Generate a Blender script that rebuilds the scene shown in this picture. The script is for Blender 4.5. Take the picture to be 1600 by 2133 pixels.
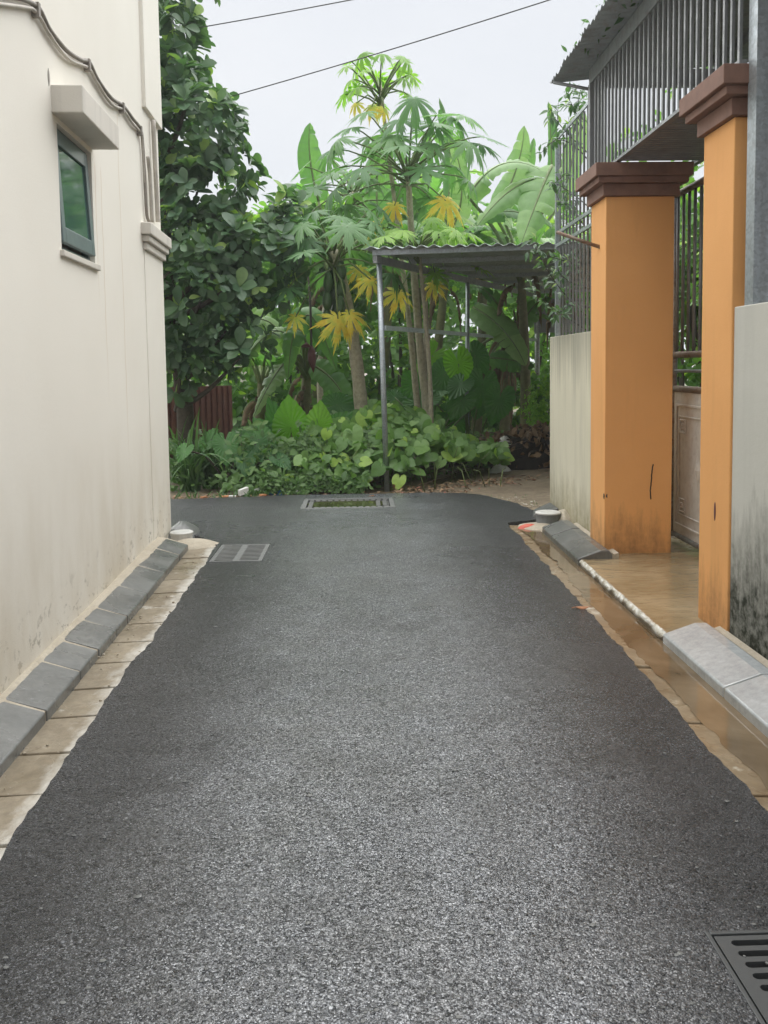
import bpy, bmesh, math, random
import numpy as np
from mathutils import Vector, Matrix, noise
from mathutils.geometry import delaunay_2d_cdt
random.seed(7); RNG = np.random.default_rng(7)
SC = bpy.context.scene; COL = SC.collection
for o in list(bpy.data.objects): bpy.data.objects.remove(o)
R_ = math.radians
# ---------------------------------------------------------------- camera
F, H, YC = 1800.0, 1.45, 893.0
cam = bpy.data.cameras.new('camera'); co = bpy.data.objects.new('camera', cam); COL.objects.link(co)
CR = Matrix.Rotation(R_(-1.6), 4, 'Z') @ Matrix.Rotation(R_(90 - 4.2), 4, 'X') @ Matrix.Rotation(R_(-0.8), 4, 'Z')
co.matrix_world = Matrix.Translation((0, 0, H)) @ CR
cam.sensor_fit = 'VERTICAL'; cam.sensor_height = 24.0; cam.lens = 24.0 * F / 2133.0
cam.shift_y = -(1066.5 - YC) / 2133.0
cam.clip_start = 0.05; cam.clip_end = 2000
SC.camera = co
# ---------------------------------------------------------------- sky and light
W = bpy.data.worlds.new('World'); SC.world = W; W.use_nodes = True
wn, wl = W.node_tree.nodes, W.node_tree.links
wn.clear()
SUN = Vector((-0.04, 0.36, 0.93)).normalized()
sky = wn.new('ShaderNodeTexSky'); sky.sky_type = 'NISHITA'; sky.sun_disc = False
sky.sun_elevation = math.asin(SUN.z); sky.sun_rotation = math.atan2(SUN.x, SUN.y)
sky.air_density = 1.0; sky.dust_density = 4.0
hs = wn.new('ShaderNodeHueSaturation'); hs.inputs['Saturation'].default_value = 0.25
wl.new(sky.outputs[0], hs.inputs['Color'])
tc = wn.new('ShaderNodeTexCoord'); mp = wn.new('ShaderNodeMapping'); mp.inputs['Scale'].default_value = (1, 1, 2.2)
ns = wn.new('ShaderNodeTexNoise'); ns.inputs['Scale'].default_value = 2.0; ns.inputs['Detail'].default_value = 4
wl.new(tc.outputs['Generated'], mp.inputs[0]); wl.new(mp.outputs[0], ns.inputs['Vector'])
cr = wn.new('ShaderNodeValToRGB')
cr.color_ramp.elements[0].position = 0.3; cr.color_ramp.elements[0].color = (0.83, 0.875, 0.94, 1)
cr.color_ramp.elements[1].position = 0.72; cr.color_ramp.elements[1].color = (0.96, 0.985, 1.02, 1)
wl.new(ns.outputs['Fac'], cr.inputs[0])
sc_ = wn.new('ShaderNodeVectorMath'); sc_.operation = 'SCALE'; sc_.inputs['Scale'].default_value = 1.66
wl.new(cr.outputs[0], sc_.inputs[0])
mx = wn.new('ShaderNodeMix'); mx.data_type = 'RGBA'; mx.clamp_result = False; mx.inputs['Factor'].default_value = 0.93
wl.new(hs.outputs[0], mx.inputs[6]); wl.new(sc_.outputs[0], mx.inputs[7])
bg = wn.new('ShaderNodeBackground'); bg.inputs['Strength'].default_value = 0.1
wl.new(mx.outputs[2], bg.inputs['Color'])
wo = wn.new('ShaderNodeOutputWorld'); wl.new(bg.outputs[0], wo.inputs['Surface'])
sl = bpy.data.lights.new('sun', 'SUN'); sl.energy = 1.5; sl.angle = R_(112); sl.color = (1.0, 0.985, 0.955)
so = bpy.data.objects.new('sun', sl); COL.objects.link(so); so.location = (0, 5, 30)
so.rotation_euler = (-SUN).to_track_quat('-Z', 'Y').to_euler()
SC.view_settings.view_transform = 'Standard'; SC.view_settings.look = 'None'
SC.view_settings.gamma = 1.0; SC.view_settings.use_curve_mapping = False
SC.view_settings.exposure = 2.25
SC.cycles.use_denoising = True
SC.cycles.max_bounces = 8; SC.cycles.transparent_max_bounces = 12; SC.cycles.transmission_bounces = 6
SC.cycles.caustics_reflective = False; SC.cycles.caustics_refractive = False

# ---------------------------------------------------------------- survey: a picture point to a place in the lane
CR3 = CR.to_3x3()
def _ray(x, y): return CR3 @ Vector(((x - 800) / F, (YC - y) / F, -1.0))
def G(x, y, z=0.0):
    d = _ray(x, y); t = (z - H) / d.z; return Vector((d.x * t, d.y * t, z))
def P(x, y, Y):
    d = _ray(x, y); t = Y / d.y; return Vector((d.x * t, Y, d.z * t + H))
def PX(x, y, X):
    d = _ray(x, y); t = X / d.x; return Vector((X, d.y * t, d.z * t + H))
def V(*a): return Vector(a)

# ---------------------------------------------------------------- materials
class NT:
    def __init__(s, name):
        s.m = bpy.data.materials.new(name); s.m.use_nodes = True
        s.n = s.m.node_tree.nodes; s.l = s.m.node_tree.links; s.n.clear()
        s.out = s.n.new('ShaderNodeOutputMaterial')
        s.tc = s.n.new('ShaderNodeTexCoord')
        s.geo = s.n.new('ShaderNodeNewGeometry')
    def new(s, t): return s.n.new(t)
    def link(s, a, b): s.l.new(a, b)
    def pos(s, scale=(1, 1, 1), loc=(0, 0, 0)):
        m = s.new('ShaderNodeMapping'); m.inputs['Scale'].default_value = scale; m.inputs['Location'].default_value = loc
        s.link(s.geo.outputs['Position'], m.inputs[0]); return m.outputs[0]
    def noise(s, sc, det=4, rough=0.55, scale=(1, 1, 1), loc=(0, 0, 0), dist=0.0):
        t = s.new('ShaderNodeTexNoise'); t.inputs['Scale'].default_value = sc; t.inputs['Detail'].default_value = det
        t.inputs['Roughness'].default_value = rough; t.inputs['Distortion'].default_value = dist
        s.link(s.pos(scale, loc), t.inputs['Vector']); return t.outputs['Fac']
    def voro(s, sc, scale=(1, 1, 1), feature='F1', out='Distance'):
        t = s.new('ShaderNodeTexVoronoi'); t.inputs['Scale'].default_value = sc; t.feature = feature
        s.link(s.pos(scale), t.inputs['Vector']); return t.outputs[out]
    def ramp(s, fac, *stops):
        r = s.new('ShaderNodeValToRGB'); e = r.color_ramp.elements
        while len(e) < len(stops): e.new(0.5)
        for i, (p, c) in enumerate(stops):
            e[i].position = p; e[i].color = (c, c, c, 1) if isinstance(c, (int, float)) else (*c, 1)
        s.link(fac, r.inputs[0]); return r.outputs[0]
    def mix(s, f, a, b, mode='MIX'):
        m = s.new('ShaderNodeMix'); m.data_type = 'RGBA'; m.blend_type = mode
        for v, i in ((f, 0), (a, 6), (b, 7)):
            if hasattr(v, 'links'): s.link(v, m.inputs[i])
            elif isinstance(v, (int, float)):
                m.inputs[i].default_value = v if i == 0 else (v, v, v, 1)
            else: m.inputs[i].default_value = (*v, 1)
        return m.outputs[2]
    def math(s, op, a, b=0.0, clamp=False):
        m = s.new('ShaderNodeMath'); m.operation = op; m.use_clamp = clamp
        for v, i in ((a, 0), (b, 1)):
            if hasattr(v, 'links'): s.link(v, m.inputs[i])
            else: m.inputs[i].default_value = v
        return m.outputs[0]
    def sep(s):
        x = s.new('ShaderNodeSeparateXYZ'); s.link(s.geo.outputs['Position'], x.inputs[0]); return x.outputs
    def mrange(s, v, a, b, c=0.0, d=1.0):
        m = s.new('ShaderNodeMapRange'); s.link(v, m.inputs[0])
        for i, q in zip((1, 2, 3, 4), (a, b, c, d)): m.inputs[i].default_value = q
        return m.outputs[0]
    def bump(s, h, strength=0.3, dist=0.01, prev=None):
        b = s.new('ShaderNodeBump'); b.inputs['Strength'].default_value = strength; b.inputs['Distance'].default_value = dist
        s.link(h, b.inputs['Height'])
        if prev is not None: s.link(prev, b.inputs['Normal'])
        return b.outputs[0]
    def bsdf(s, col, rough=0.7, metal=0.0, normal=None, spec=0.5, **kw):
        p = s.new('ShaderNodeBsdfPrincipled')
        for k, v in (('Base Color', col), ('Roughness', rough), ('Metallic', metal), ('Specular IOR Level', spec)) + tuple(kw.items()):
            if hasattr(v, 'links'): s.link(v, p.inputs[k])
            elif isinstance(v, (tuple, list)): p.inputs[k].default_value = (*v, 1)[:4]
            else: p.inputs[k].default_value = v
        if normal is not None: s.link(normal, p.inputs['Normal'])
        return p.outputs[0]
    def done(s, sh): s.link(sh, s.out.inputs['Surface']); return s.m

M = {}
def mat_asphalt():
    t = NT('asphalt')
    def cells(sc):
        v = t.new('ShaderNodeTexVoronoi'); v.inputs['Scale'].default_value = sc
        t.link(t.pos(), v.inputs['Vector']); q = t.new('ShaderNodeSeparateColor'); t.link(v.outputs['Color'], q.inputs[0])
        return v.outputs['Distance'], q.outputs[0], q.outputs[1]
    d1, r1, q1 = cells(58); d2, r2, q2 = cells(125); d3, r3, q3 = cells(270)
    big = t.noise(1.1, 3, 0.6); mid = t.noise(6, 4, 0.65)
    D, Md, Lt, Wh = (0.013, 0.0142, 0.0168), (0.050, 0.054, 0.062), (0.165, 0.174, 0.190), (0.46, 0.47, 0.485)
    c1 = t.ramp(r1, (0.0, D), (0.5, Md), (0.85, Lt), (1.0, Wh))
    c2 = t.ramp(r2, (0.0, D), (0.45, Md), (0.8, Lt), (1.0, Wh))
    c3 = t.ramp(r3, (0.0, D), (0.6, Md), (0.9, Lt), (1.0, Wh))
    # a coarse stone shows only at its middle, finer ones and binder fill the rest
    m1 = t.math('MULTIPLY', t.ramp(d1, (0.28, 1.0), (0.42, 0.0)), t.ramp(q1, (0.62, 0.0), (0.66, 1.0)))
    m2 = t.math('MULTIPLY', t.ramp(d2, (0.30, 1.0), (0.46, 0.0)), t.ramp(q2, (0.40, 0.0), (0.44, 1.0)))
    base = t.mix(m1, t.mix(m2, c3, c2), c1)
    base = t.mix(t.ramp(mid, (0.42, 0.0), (0.72, 0.6)), base, (0.026, 0.027, 0.030))
    base = t.mix(t.ramp(big, (0.44, 0.0), (0.74, 0.32)), base, (0.125, 0.127, 0.13))
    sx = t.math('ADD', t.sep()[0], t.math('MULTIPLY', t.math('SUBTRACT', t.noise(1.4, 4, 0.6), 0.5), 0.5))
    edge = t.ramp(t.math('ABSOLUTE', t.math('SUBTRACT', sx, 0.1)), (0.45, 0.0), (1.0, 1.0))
    base = t.mix(t.math('MULTIPLY', edge, 0.85), base, t.mix(1.0, base, (0.34, 0.345, 0.37), 'MULTIPLY'))  # road edges darkened in the colour, where the wet surface mirrors walls instead of sky
    painted_sheen = t.math('MULTIPLY', t.math('SUBTRACT', 1.0, edge), t.ramp(t.noise(2.2, 5, 0.65, loc=(4, 0, 0)), (0.3, 0.15), (0.68, 1.0)))  # sky sheen along the lane centre, painted into the base colour
    base = t.mix(painted_sheen, base, t.mix(1.0, base, (1.65, 1.7, 1.8), 'MULTIPLY'))
    h = t.math('ADD', t.math('MULTIPLY', m1, 0.9), t.math('MULTIPLY', m2, 0.6))
    h = t.math('ADD', h, t.math('MULTIPLY', t.math('ADD', d3, t.math('MULTIPLY', d2, 0.8)), -0.5))
    h = t.math('ADD', h, t.math('MULTIPLY', t.noise(22, 5, 0.7), 1.1))
    nrm = t.bump(h, 1.0, 0.008)
    wet = t.ramp(t.noise(0.55, 4, 0.6, loc=(3, 1, 0)), (0.38, 0.22), (0.66, 0.40))
    film = t.ramp(t.noise(0.8, 4, 0.6, loc=(1, 7, 0)), (0.34, 0.65), (0.62, 1.0))
    film = t.math('MULTIPLY', film, t.mrange(edge, 0.0, 1.0, 1.0, 0.12))
    film = t.math('MULTIPLY', film, t.math('ADD', t.ramp(r3, (0.25, 0.0), (0.85, 0.7)), t.ramp(r2, (0.35, 0.0), (0.9, 0.55))), True)
    p = t.bsdf(base, wet, 0, nrm, 0.7, **{'Coat Weight': film, 'Coat Roughness': 0.30, 'Coat IOR': 1.85})
    t.link(t.bump(h, 0.32, 0.005, t.bump(t.noise(2.6, 3, 0.6), 0.35, 0.03)), p.node.inputs['Coat Normal'])
    return t.done(p)
def mat_ground():
    t = NT('soil')
    n1 = t.noise(1.3, 5, 0.6); n2 = t.noise(14, 6, 0.65); n3 = t.noise(60, 3)
    c = t.ramp(n1, (0.3, (0.16, 0.125, 0.085)), (0.7, (0.25, 0.205, 0.145)))
    c = t.mix(t.ramp(n2, (0.42, 0.0), (0.7, 0.75)), c, (0.10, 0.075, 0.05))
    c = t.mix(t.ramp(t.voro(55), (0.0, 0.6), (0.22, 0.0)), c, (0.42, 0.37, 0.27))
    nrm = t.bump(t.math('ADD', n2, t.math('MULTIPLY', n3, 0.4)), 0.7, 0.02)
    return t.done(t.bsdf(c, 0.75, 0, nrm, 0.4))
def mat_stucco(name, col, col2, rough=0.85, streak=0.25, grime=None, gz=(0.05, 0.7), top=None, fine=230):
    """painted render; streaks and a stained foot with a shape of their own"""
    t = NT(name)
    blot = t.noise(1.6, 5, 0.6)
    c = t.mix(t.ramp(blot, (0.3, 0.0), (0.75, 0.5)), col, col2)
    st = t.noise(3.0, 5, 0.62, scale=(2.2, 2.2, 0.25))
    c = t.mix(t.math('MULTIPLY', t.ramp(st, (0.5, 0.0), (0.78, 1.0)), streak), c, tuple(0.42 * v for v in col))
    z = t.sep()[2]
    if grime:
        edge = t.math('ADD', z, t.math('MULTIPLY', t.math('SUBTRACT', t.noise(4, 6, 0.7, scale=(2.6, 2.6, 0.5)), 0.5), 0.9))
        g = t.mrange(edge, gz[1], gz[0]); g = t.ramp(g, (0.0, 0.0), (1.0, 1.0))
        g = t.mix(1.0, g, t.ramp(t.noise(18, 5, 0.7), (0.25, 0.45), (0.6, 1.0)), 'MULTIPLY')
        c = t.mix(g, c, grime)
    if top:
        zt, dep, tcol = top
        e2 = t.math('ADD', z, t.math('MULTIPLY', t.math('SUBTRACT', t.noise(5, 5, 0.7, scale=(4, 4, 0.12)), 0.48), 1.5))
        g2 = t.ramp(t.mrange(e2, zt - dep, zt + 0.25), (0.0, 0.0), (1.0, 0.9))
        c = t.mix(g2, c, tcol)
    fn = t.noise(fine, 3, 0.6); md = t.noise(38, 4, 0.6)
    nrm = t.bump(t.math('ADD', t.math('MULTIPLY', md, 0.6), t.math('MULTIPLY', fn, 0.5)), 0.32, 0.006)
    return t.done(t.bsdf(c, rough, 0, nrm, 0.3))
def mat_wall_cream():
    t = NT('cream_render')
    c = t.mix(t.ramp(t.noise(1.2, 5, 0.6), (0.3, 0.0), (0.75, 0.6)), (0.85, 0.82, 0.745), (0.78, 0.745, 0.665))
    st = t.noise(3.0, 6, 0.62, scale=(1, 6, 0.22))
    c = t.mix(t.math('MULTIPLY', t.ramp(st, (0.6, 0.0), (0.9, 1.0)), 0.10), c, (0.50, 0.47, 0.41))
    z = t.sep()[2]
    # rust runs below the window head and the paint worn off along the foot
    chips = t.math('MULTIPLY', t.ramp(t.noise(9, 7, 0.78, scale=(1, 1, 1.5)), (0.565, 0.0), (0.6, 1.0)), t.mrange(z, 0.42, 0.16))
    c = t.mix(t.math('MULTIPLY', chips, 0.8), c, (0.33, 0.31, 0.27))
    low = t.math('MULTIPLY', t.mrange(z, 1.1, 0.1), t.ramp(t.noise(2.2, 5, 0.6, scale=(1, 1.6, 0.6)), (0.35, 0.1), (0.7, 0.75)))
    c = t.mix(low, c, (0.57, 0.50, 0.38))
    sy = t.sep()[1]
    for y0_, zt_, zb_ in ((5.42, 2.70, 1.75), (5.56, 2.70, 1.2), (6.05, 3.2, 0.7)):
        wob = t.math('ADD', sy, t.math('MULTIPLY', t.math('SUBTRACT', t.noise(3, 2), 0.5), 0.05))
        band = t.ramp(t.math('ABSOLUTE', t.math('SUBTRACT', wob, y0_)), (0.0, 1.0), (0.012, 0.0))
        band = t.math('MULTIPLY', band, t.math('MULTIPLY', t.mrange(z, zt_ + 0.02, zt_ - 0.02), t.mrange(z, zb_, zb_ + 0.6)))
        c = t.mix(t.math('MULTIPLY', band, 0.45), c, (0.50, 0.36, 0.19))
    spots = t.math('MULTIPLY', t.ramp(t.noise(26, 5, 0.8), (0.70, 0.0), (0.74, 1.0)), 0.35)
    c = t.mix(spots, c, (0.5, 0.47, 0.42))
    h = t.math('ADD', t.math('MULTIPLY', t.noise(33, 4, 0.6), 0.55), t.math('MULTIPLY', t.noise(240, 3, 0.6), 0.5))
    return t.done(t.bsdf(c, 0.82, 0, t.bump(h, 0.3, 0.006), 0.3))
def mat_concrete(name, c1, c2, rough=(0.35, 0.7), sc=4, bump=0.3, spec=0.5, white=None):
    t = NT(name)
    n1 = t.noise(sc, 6, 0.65); n2 = t.noise(sc * 9, 5, 0.7)
    c = t.ramp(n1, (0.3, c1), (0.7, c2))
    c = t.mix(t.ramp(n2, (0.35, 0.35), (0.65, 0.0)), c, tuple(0.45 * v for v in c1))
    if white:
        c = t.mix(t.ramp(t.noise(sc * 1.7, 7, 0.72, loc=(5, 2, 1)), (white[0], 0.0), (white[0] + 0.09, 0.9)), c, white[1])
    r = t.ramp(t.noise(sc * 0.7, 4, 0.6, loc=(9, 3, 0)), (0.35, rough[0]), (0.68, rough[1]))
    return t.done(t.bsdf(c, r, 0, t.bump(t.math('ADD', n2, t.math('MULTIPLY', n1, 0.6)), bump, 0.006), spec))
def mat_gutter_left():
    t = NT('gutter_concrete_left')
    n1 = t.noise(3, 6, 0.65); n2 = t.noise(26, 5, 0.7)
    c = t.ramp(n1, (0.3, (0.19, 0.155, 0.105)), (0.7, (0.35, 0.30, 0.225)))
    c = t.mix(t.ramp(n2, (0.35, 0.45), (0.65, 0.0)), c, (0.10, 0.08, 0.055))
    sp = t.sep(); x = t.math('ADD', sp[0], t.math('MULTIPLY', sp[1], 0.021))
    e = t.math('ADD', x, t.math('MULTIPLY', t.math('SUBTRACT', t.noise(7, 6, 0.7, scale=(1, 0.6, 1)), 0.5), 0.30))
    c = t.mix(t.ramp(t.mrange(e, -1.12, -1.03), (0.0, 0.0), (1.0, 0.8)), c, (0.62, 0.61, 0.57))
    c = t.mix(t.ramp(t.noise(5, 6, 0.75, loc=(3, 3, 3)), (0.62, 0.0), (0.68, 0.7)), c, (0.62, 0.60, 0.55))
    rg = t.ramp(t.noise(2.2, 4, 0.6, loc=(9, 3, 0)), (0.38, 0.16), (0.6, 0.65))
    return t.done(t.bsdf(c, rg, 0, t.bump(t.math('ADD', n2, n1), 0.3, 0.006), 0.5))
def mat_metal(name, col, rough=0.45, metal=0.6, rust=0.0, galv=False):
    t = NT(name)
    n = t.noise(9, 6, 0.7)
    c = t.mix(t.ramp(n, (0.3, 0.0), (0.75, 0.5)), col, tuple(0.6 * v for v in col))
    if galv:
        vc = t.voro(70, out='Color'); sx = t.new('ShaderNodeSeparateColor'); t.link(vc, sx.inputs[0])
        c = t.mix(t.math('MULTIPLY', sx.outputs[0], 0.45), c, tuple(min(1, 1.6 * v) for v in col))
    if rust: c = t.mix(t.math('MULTIPLY', t.ramp(t.noise(16, 6, 0.75), (0.5, 0.0), (0.62, 1.0)), rust), c, (0.16, 0.075, 0.035))
    return t.done(t.bsdf(c, t.ramp(n, (0.3, rough - 0.1), (0.7, rough + 0.15)), metal, t.bump(t.noise(60, 4), 0.12, 0.004), 0.5))
def mat_plain(name, col, rough=0.6, var=0.35, sc=14, metal=0.0, spec=0.5, bump=0.15):
    t = NT(name); n = t.noise(sc, 5, 0.65)
    c = t.mix(t.ramp(n, (0.3, 0.0), (0.7, 1.0)), col, tuple(v * (1 - var) for v in col))
    return t.done(t.bsdf(c, rough, metal, t.bump(n, bump, 0.006), spec))
def mat_leaf(name, dark, light, young=None, rough=0.42, trans=0.36, vein=None, yfrac=0.86, tcol=None, spec=0.5):
    t = NT(name)
    oi = t.new('ShaderNodeObjectInfo')
    rnd = t.math('FRACT', t.math('ADD', t.geo.outputs['Random Per Island'], oi.outputs['Random']))
    c = t.mix(rnd, dark, light)
    if young: c = t.mix(t.ramp(t.math('FRACT', t.math('MULTIPLY', rnd, 7.31)), (yfrac, 0.0), (yfrac + 0.04, 1.0)), c, young)
    n = t.noise(16, 4, 0.6)
    c = t.mix(t.ramp(n, (0.35, 0.0), (0.75, 0.28)), c, tuple(0.6 * v for v in dark))
    nrm = t.bump(t.noise(45, 3, 0.6), 0.22, 0.006)
    p = t.bsdf(c, rough, 0, nrm, spec)
    tr = t.new('ShaderNodeBsdfTranslucent')
    t.link(t.mix(1.0, c, tcol or (1.5, 1.75, 0.7), 'MULTIPLY'), tr.inputs['Color']); t.link(nrm, tr.inputs['Normal'])
    ms = t.new('ShaderNodeMixShader'); ms.inputs[0].default_value = trans
    t.link(p, ms.inputs[1]); t.link(tr.outputs[0], ms.inputs[2])
    return t.done(ms.outputs[0])
def mat_yellow_leaf():
    t = NT('yellow_papaya_leaf')
    oi = t.new('ShaderNodeObjectInfo')
    n = t.noise(5, 5, 0.65)
    c = t.ramp(n, (0.32, (0.80, 0.54, 0.04)), (0.5, (0.88, 0.74, 0.10)), (0.66, (0.55, 0.64, 0.10)))
    p = t.bsdf(c, 0.5, 0, t.bump(t.noise(40, 3), 0.2, 0.006))
    tr = t.new('ShaderNodeBsdfTranslucent'); t.link(c, tr.inputs['Color'])
    ms = t.new('ShaderNodeMixShader'); ms.inputs[0].default_value = 0.4
    t.link(p, ms.inputs[1]); t.link(tr.outputs[0], ms.inputs[2]); return t.done(ms.outputs[0])
def mat_water(name, c1, c2, sc, bump, rough=0.04, foam=None):
    t = NT(name)
    n = t.noise(2.2, 5, 0.6, scale=(1.0, 1.0, 1), dist=0.6)
    c = t.ramp(n, (0.3, c1), (0.7, c2))
    h = t.math('ADD', t.noise(sc, 4, 0.55, scale=(1, 2.4, 1), dist=0.8), t.math('MULTIPLY', t.noise(sc * 3.2, 3, 0.5), 0.3))
    return t.done(t.bsdf(c, rough, 0, t.bump(h, bump, 0.02), 0.6))
def mat_foam():
    t = NT('running_water_white')
    n = t.noise(30, 5, 0.7, scale=(1.0, 0.7, 1))
    c = t.ramp(n, (0.36, (0.42, 0.37, 0.28)), (0.60, (0.84, 0.84, 0.80)))
    p = t.bsdf(c, 0.12, 0, t.bump(t.noise(24, 4, 0.6), 0.4, 0.012), 0.7)
    off = t.math('ABSOLUTE', t.math('SUBTRACT', t.sep()[0], 1.574))
    e = t.math('ADD', off, t.math('MULTIPLY', t.math('SUBTRACT', t.noise(9, 4, 0.65, loc=(2, 5, 0)), 0.5), 0.024))
    tr = t.new('ShaderNodeBsdfTransparent'); ms = t.new('ShaderNodeMixShader')
    t.link(t.ramp(e, (0.004, 0.95), (0.017, 0.0)), ms.inputs[0])
    t.link(tr.outputs[0], ms.inputs[1]); t.link(p, ms.inputs[2]); return t.done(ms.outputs[0])
def mat_glass():
    t = NT('window_glass')
    n = t.noise(3, 3)
    return t.done(t.bsdf((0.055, 0.12, 0.10), 0.06, 0, t.bump(n, 0.05, 0.01), 0.9))
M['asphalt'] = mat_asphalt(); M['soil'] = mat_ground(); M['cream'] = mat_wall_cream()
M['trim'] = mat_stucco('cream_trim', (0.68, 0.65, 0.59), (0.58, 0.54, 0.47), streak=0.35)
M['orange'] = mat_stucco('orange_paint', (0.86, 0.45, 0.175), (0.74, 0.36, 0.13), streak=0.22, grime=(0.20, 0.11, 0.055), gz=(-0.18, 0.36))
M['greywall'] = mat_stucco('grey_render', (0.60, 0.60, 0.555), (0.54, 0.54, 0.49), streak=0.16, grime=(0.022, 0.026, 0.016), gz=(0.28, 0.78))
M['mossywall'] = mat_stucco('mossy_render', (0.70, 0.665, 0.53), (0.62, 0.58, 0.44), streak=0.35, grime=(0.20, 0.165, 0.07), gz=(-0.15, 0.45), top=(1.72, 0.42, (0.20, 0.20, 0.165)))
M['cap'] = mat_plain('brown_cap_paint', (0.27, 0.155, 0.12), 0.75, 0.3, 9)
M['kerb'] = mat_concrete('kerb_concrete', (0.115, 0.12, 0.118), (0.20, 0.205, 0.20), (0.18, 0.5), 3.6, 0.3)
M['kerbwetsheen'] = mat_concrete('wet_sheen_kerb_concrete', (0.42, 0.45, 0.47), (0.52, 0.55, 0.57), (0.06, 0.14), 3.2, 0.05, 1.0)  # wet and glossy; reflected sky also put into the pale base colour
M['mortar'] = mat_concrete('mortar', (0.40, 0.35, 0.27), (0.52, 0.47, 0.38), (0.6, 0.85), 6, 0.5)
M['gutter'] = mat_concrete('gutter_concrete', (0.30, 0.25, 0.18), (0.42, 0.37, 0.285), (0.22, 0.7), 3.0, 0.3, 0.5, (0.545, (0.58, 0.56, 0.50)))
M['gutterL'] = mat_gutter_left()
M['guttwet'] = mat_concrete('wet_gutter_concrete', (0.22, 0.155, 0.09), (0.36, 0.29, 0.20), (0.15, 0.5), 3.0, 0.25, 0.6, (0.58, (0.55, 0.52, 0.44)))
M['grate'] = mat_metal('grate_iron', (0.19, 0.195, 0.195), 0.5, 0.25)
M['gratedark'] = mat_metal('dark_grate_iron', (0.085, 0.09, 0.093), 0.4, 0.25)
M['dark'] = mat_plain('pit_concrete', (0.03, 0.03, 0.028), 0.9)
M['bar'] = mat_metal('painted_bar', (0.26, 0.275, 0.29), 0.45, 0.35)
M['galv'] = mat_metal('galvanised', (0.36, 0.40, 0.43), 0.38, 0.55, 0.12, True)
M['galvrust'] = mat_metal('galvanised_rust', (0.30, 0.315, 0.32), 0.42, 0.5, 0.55, True)
M['gatepaint'] = mat_metal('gate_paint', (0.80, 0.785, 0.75), 0.5, 0.05, 0.15)
M['rust'] = mat_metal('rusty_tube', (0.24, 0.19, 0.15), 0.55, 0.3, 0.8)
M['roofsheet'] = mat_metal('roof_sheet', (0.30, 0.335, 0.35), 0.55, 0.3, 0.25)
M['shedsheet'] = mat_metal('shed_sheet', (0.38, 0.44, 0.42), 0.55, 0.3, 0.15)
M['maroon'] = mat_metal('maroon_sheet', (0.23, 0.10, 0.085), 0.5, 0.1, 0.2)
M['frame'] = mat_plain('window_frame_paint', (0.15, 0.20, 0.205), 0.4, 0.2)
M['glass'] = mat_glass()
M['conduit'] = mat_plain('cream_conduit', (0.52, 0.48, 0.42), 0.6, 0.3)
M['conduitdark'] = mat_plain('grey_conduit', (0.30, 0.27, 0.235), 0.65, 0.35)
M['pvc'] = mat_plain('white_plastic', (0.66, 0.66, 0.64), 0.45, 0.25)
M['pvcgrey'] = mat_plain('grey_plastic', (0.20, 0.215, 0.22), 0.45, 0.3)
M['red'] = mat_plain('red_plastic', (0.60, 0.10, 0.055), 0.45, 0.2)
M['blue'] = mat_plain('blue_plastic', (0.03, 0.16, 0.42), 0.4, 0.3)
M['orangebit'] = mat_plain('orange_litter', (0.55, 0.25, 0.12), 0.7, 0.4)
M['white'] = mat_plain('white_litter', (0.78, 0.78, 0.76), 0.6, 0.2)
M['wire'] = mat_plain('wire_rubber', (0.06, 0.06, 0.062), 0.6)
M['water'] = mat_water('muddy_water', (0.24, 0.18, 0.10), (0.40, 0.32, 0.20), 5.0, 0.45, 0.08)
M['gwater'] = mat_water('brown_gutter_water', (0.10, 0.070, 0.040), (0.24, 0.18, 0.115), 2.6, 0.07, 0.04)
M['puddle'] = mat_water('puddle_water', (0.035, 0.04, 0.018), (0.075, 0.08, 0.035), 5, 0.02, 0.02)
M['foam'] = mat_foam()
M['bark'] = mat_plain('tree_bark', (0.10, 0.085, 0.065), 0.85, 0.5, 22, bump=0.6)
M['papbark'] = mat_plain('papaya_bark', (0.52, 0.47, 0.36), 0.8, 0.45, 20, bump=0.5)
M['stem'] = mat_plain('green_stem', (0.16, 0.22, 0.07), 0.55, 0.35)
M['banstem'] = mat_plain('banana_stem', (0.20, 0.20, 0.085), 0.6, 0.5, 8)
M['deadleaf'] = mat_leaf('dead_leaf', (0.154, 0.105, 0.063), (0.308, 0.210, 0.126), None, 0.75, 0.15, tcol=(1, 0.8, 0.6))
M['litter'] = mat_leaf('leaf_litter', (0.169, 0.104, 0.065), (0.429, 0.299, 0.182), (0.390, 0.156, 0.117), 0.75, 0.1, tcol=(1, 0.8, 0.6))
M['jack'] = mat_leaf('jackfruit_leaf', (0.058, 0.125, 0.068), (0.11, 0.20, 0.095), (0.30, 0.45, 0.10), 0.45, 0.34, yfrac=0.92, spec=0.7)
M['papaya'] = mat_leaf('papaya_leaf', (0.088, 0.200, 0.088), (0.160, 0.304, 0.120), None, 0.5, 0.40)
M['paplime'] = mat_leaf('lime_papaya_leaf', (0.175, 0.338, 0.062), (0.275, 0.450, 0.088), None, 0.5, 0.42)
M['papyel'] = mat_yellow_leaf()
M['banana'] = mat_leaf('banana_leaf', (0.090, 0.210, 0.075), (0.165, 0.330, 0.112), None, 0.42, 0.45)
M['banpale'] = mat_leaf('pale_banana_leaf', (0.188, 0.325, 0.138), (0.288, 0.425, 0.200), None, 0.42, 0.42)
M['aloc'] = mat_leaf('elephant_ear_leaf', (0.056, 0.168, 0.049), (0.098, 0.252, 0.063), None, 0.40, 0.42)
M['aloclit'] = mat_leaf('lit_elephant_ear_leaf', (0.127, 0.322, 0.023), (0.184, 0.391, 0.034), None, 0.40, 0.5)  # lit copy of the elephant ear leaf, backlight put into its green
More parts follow.
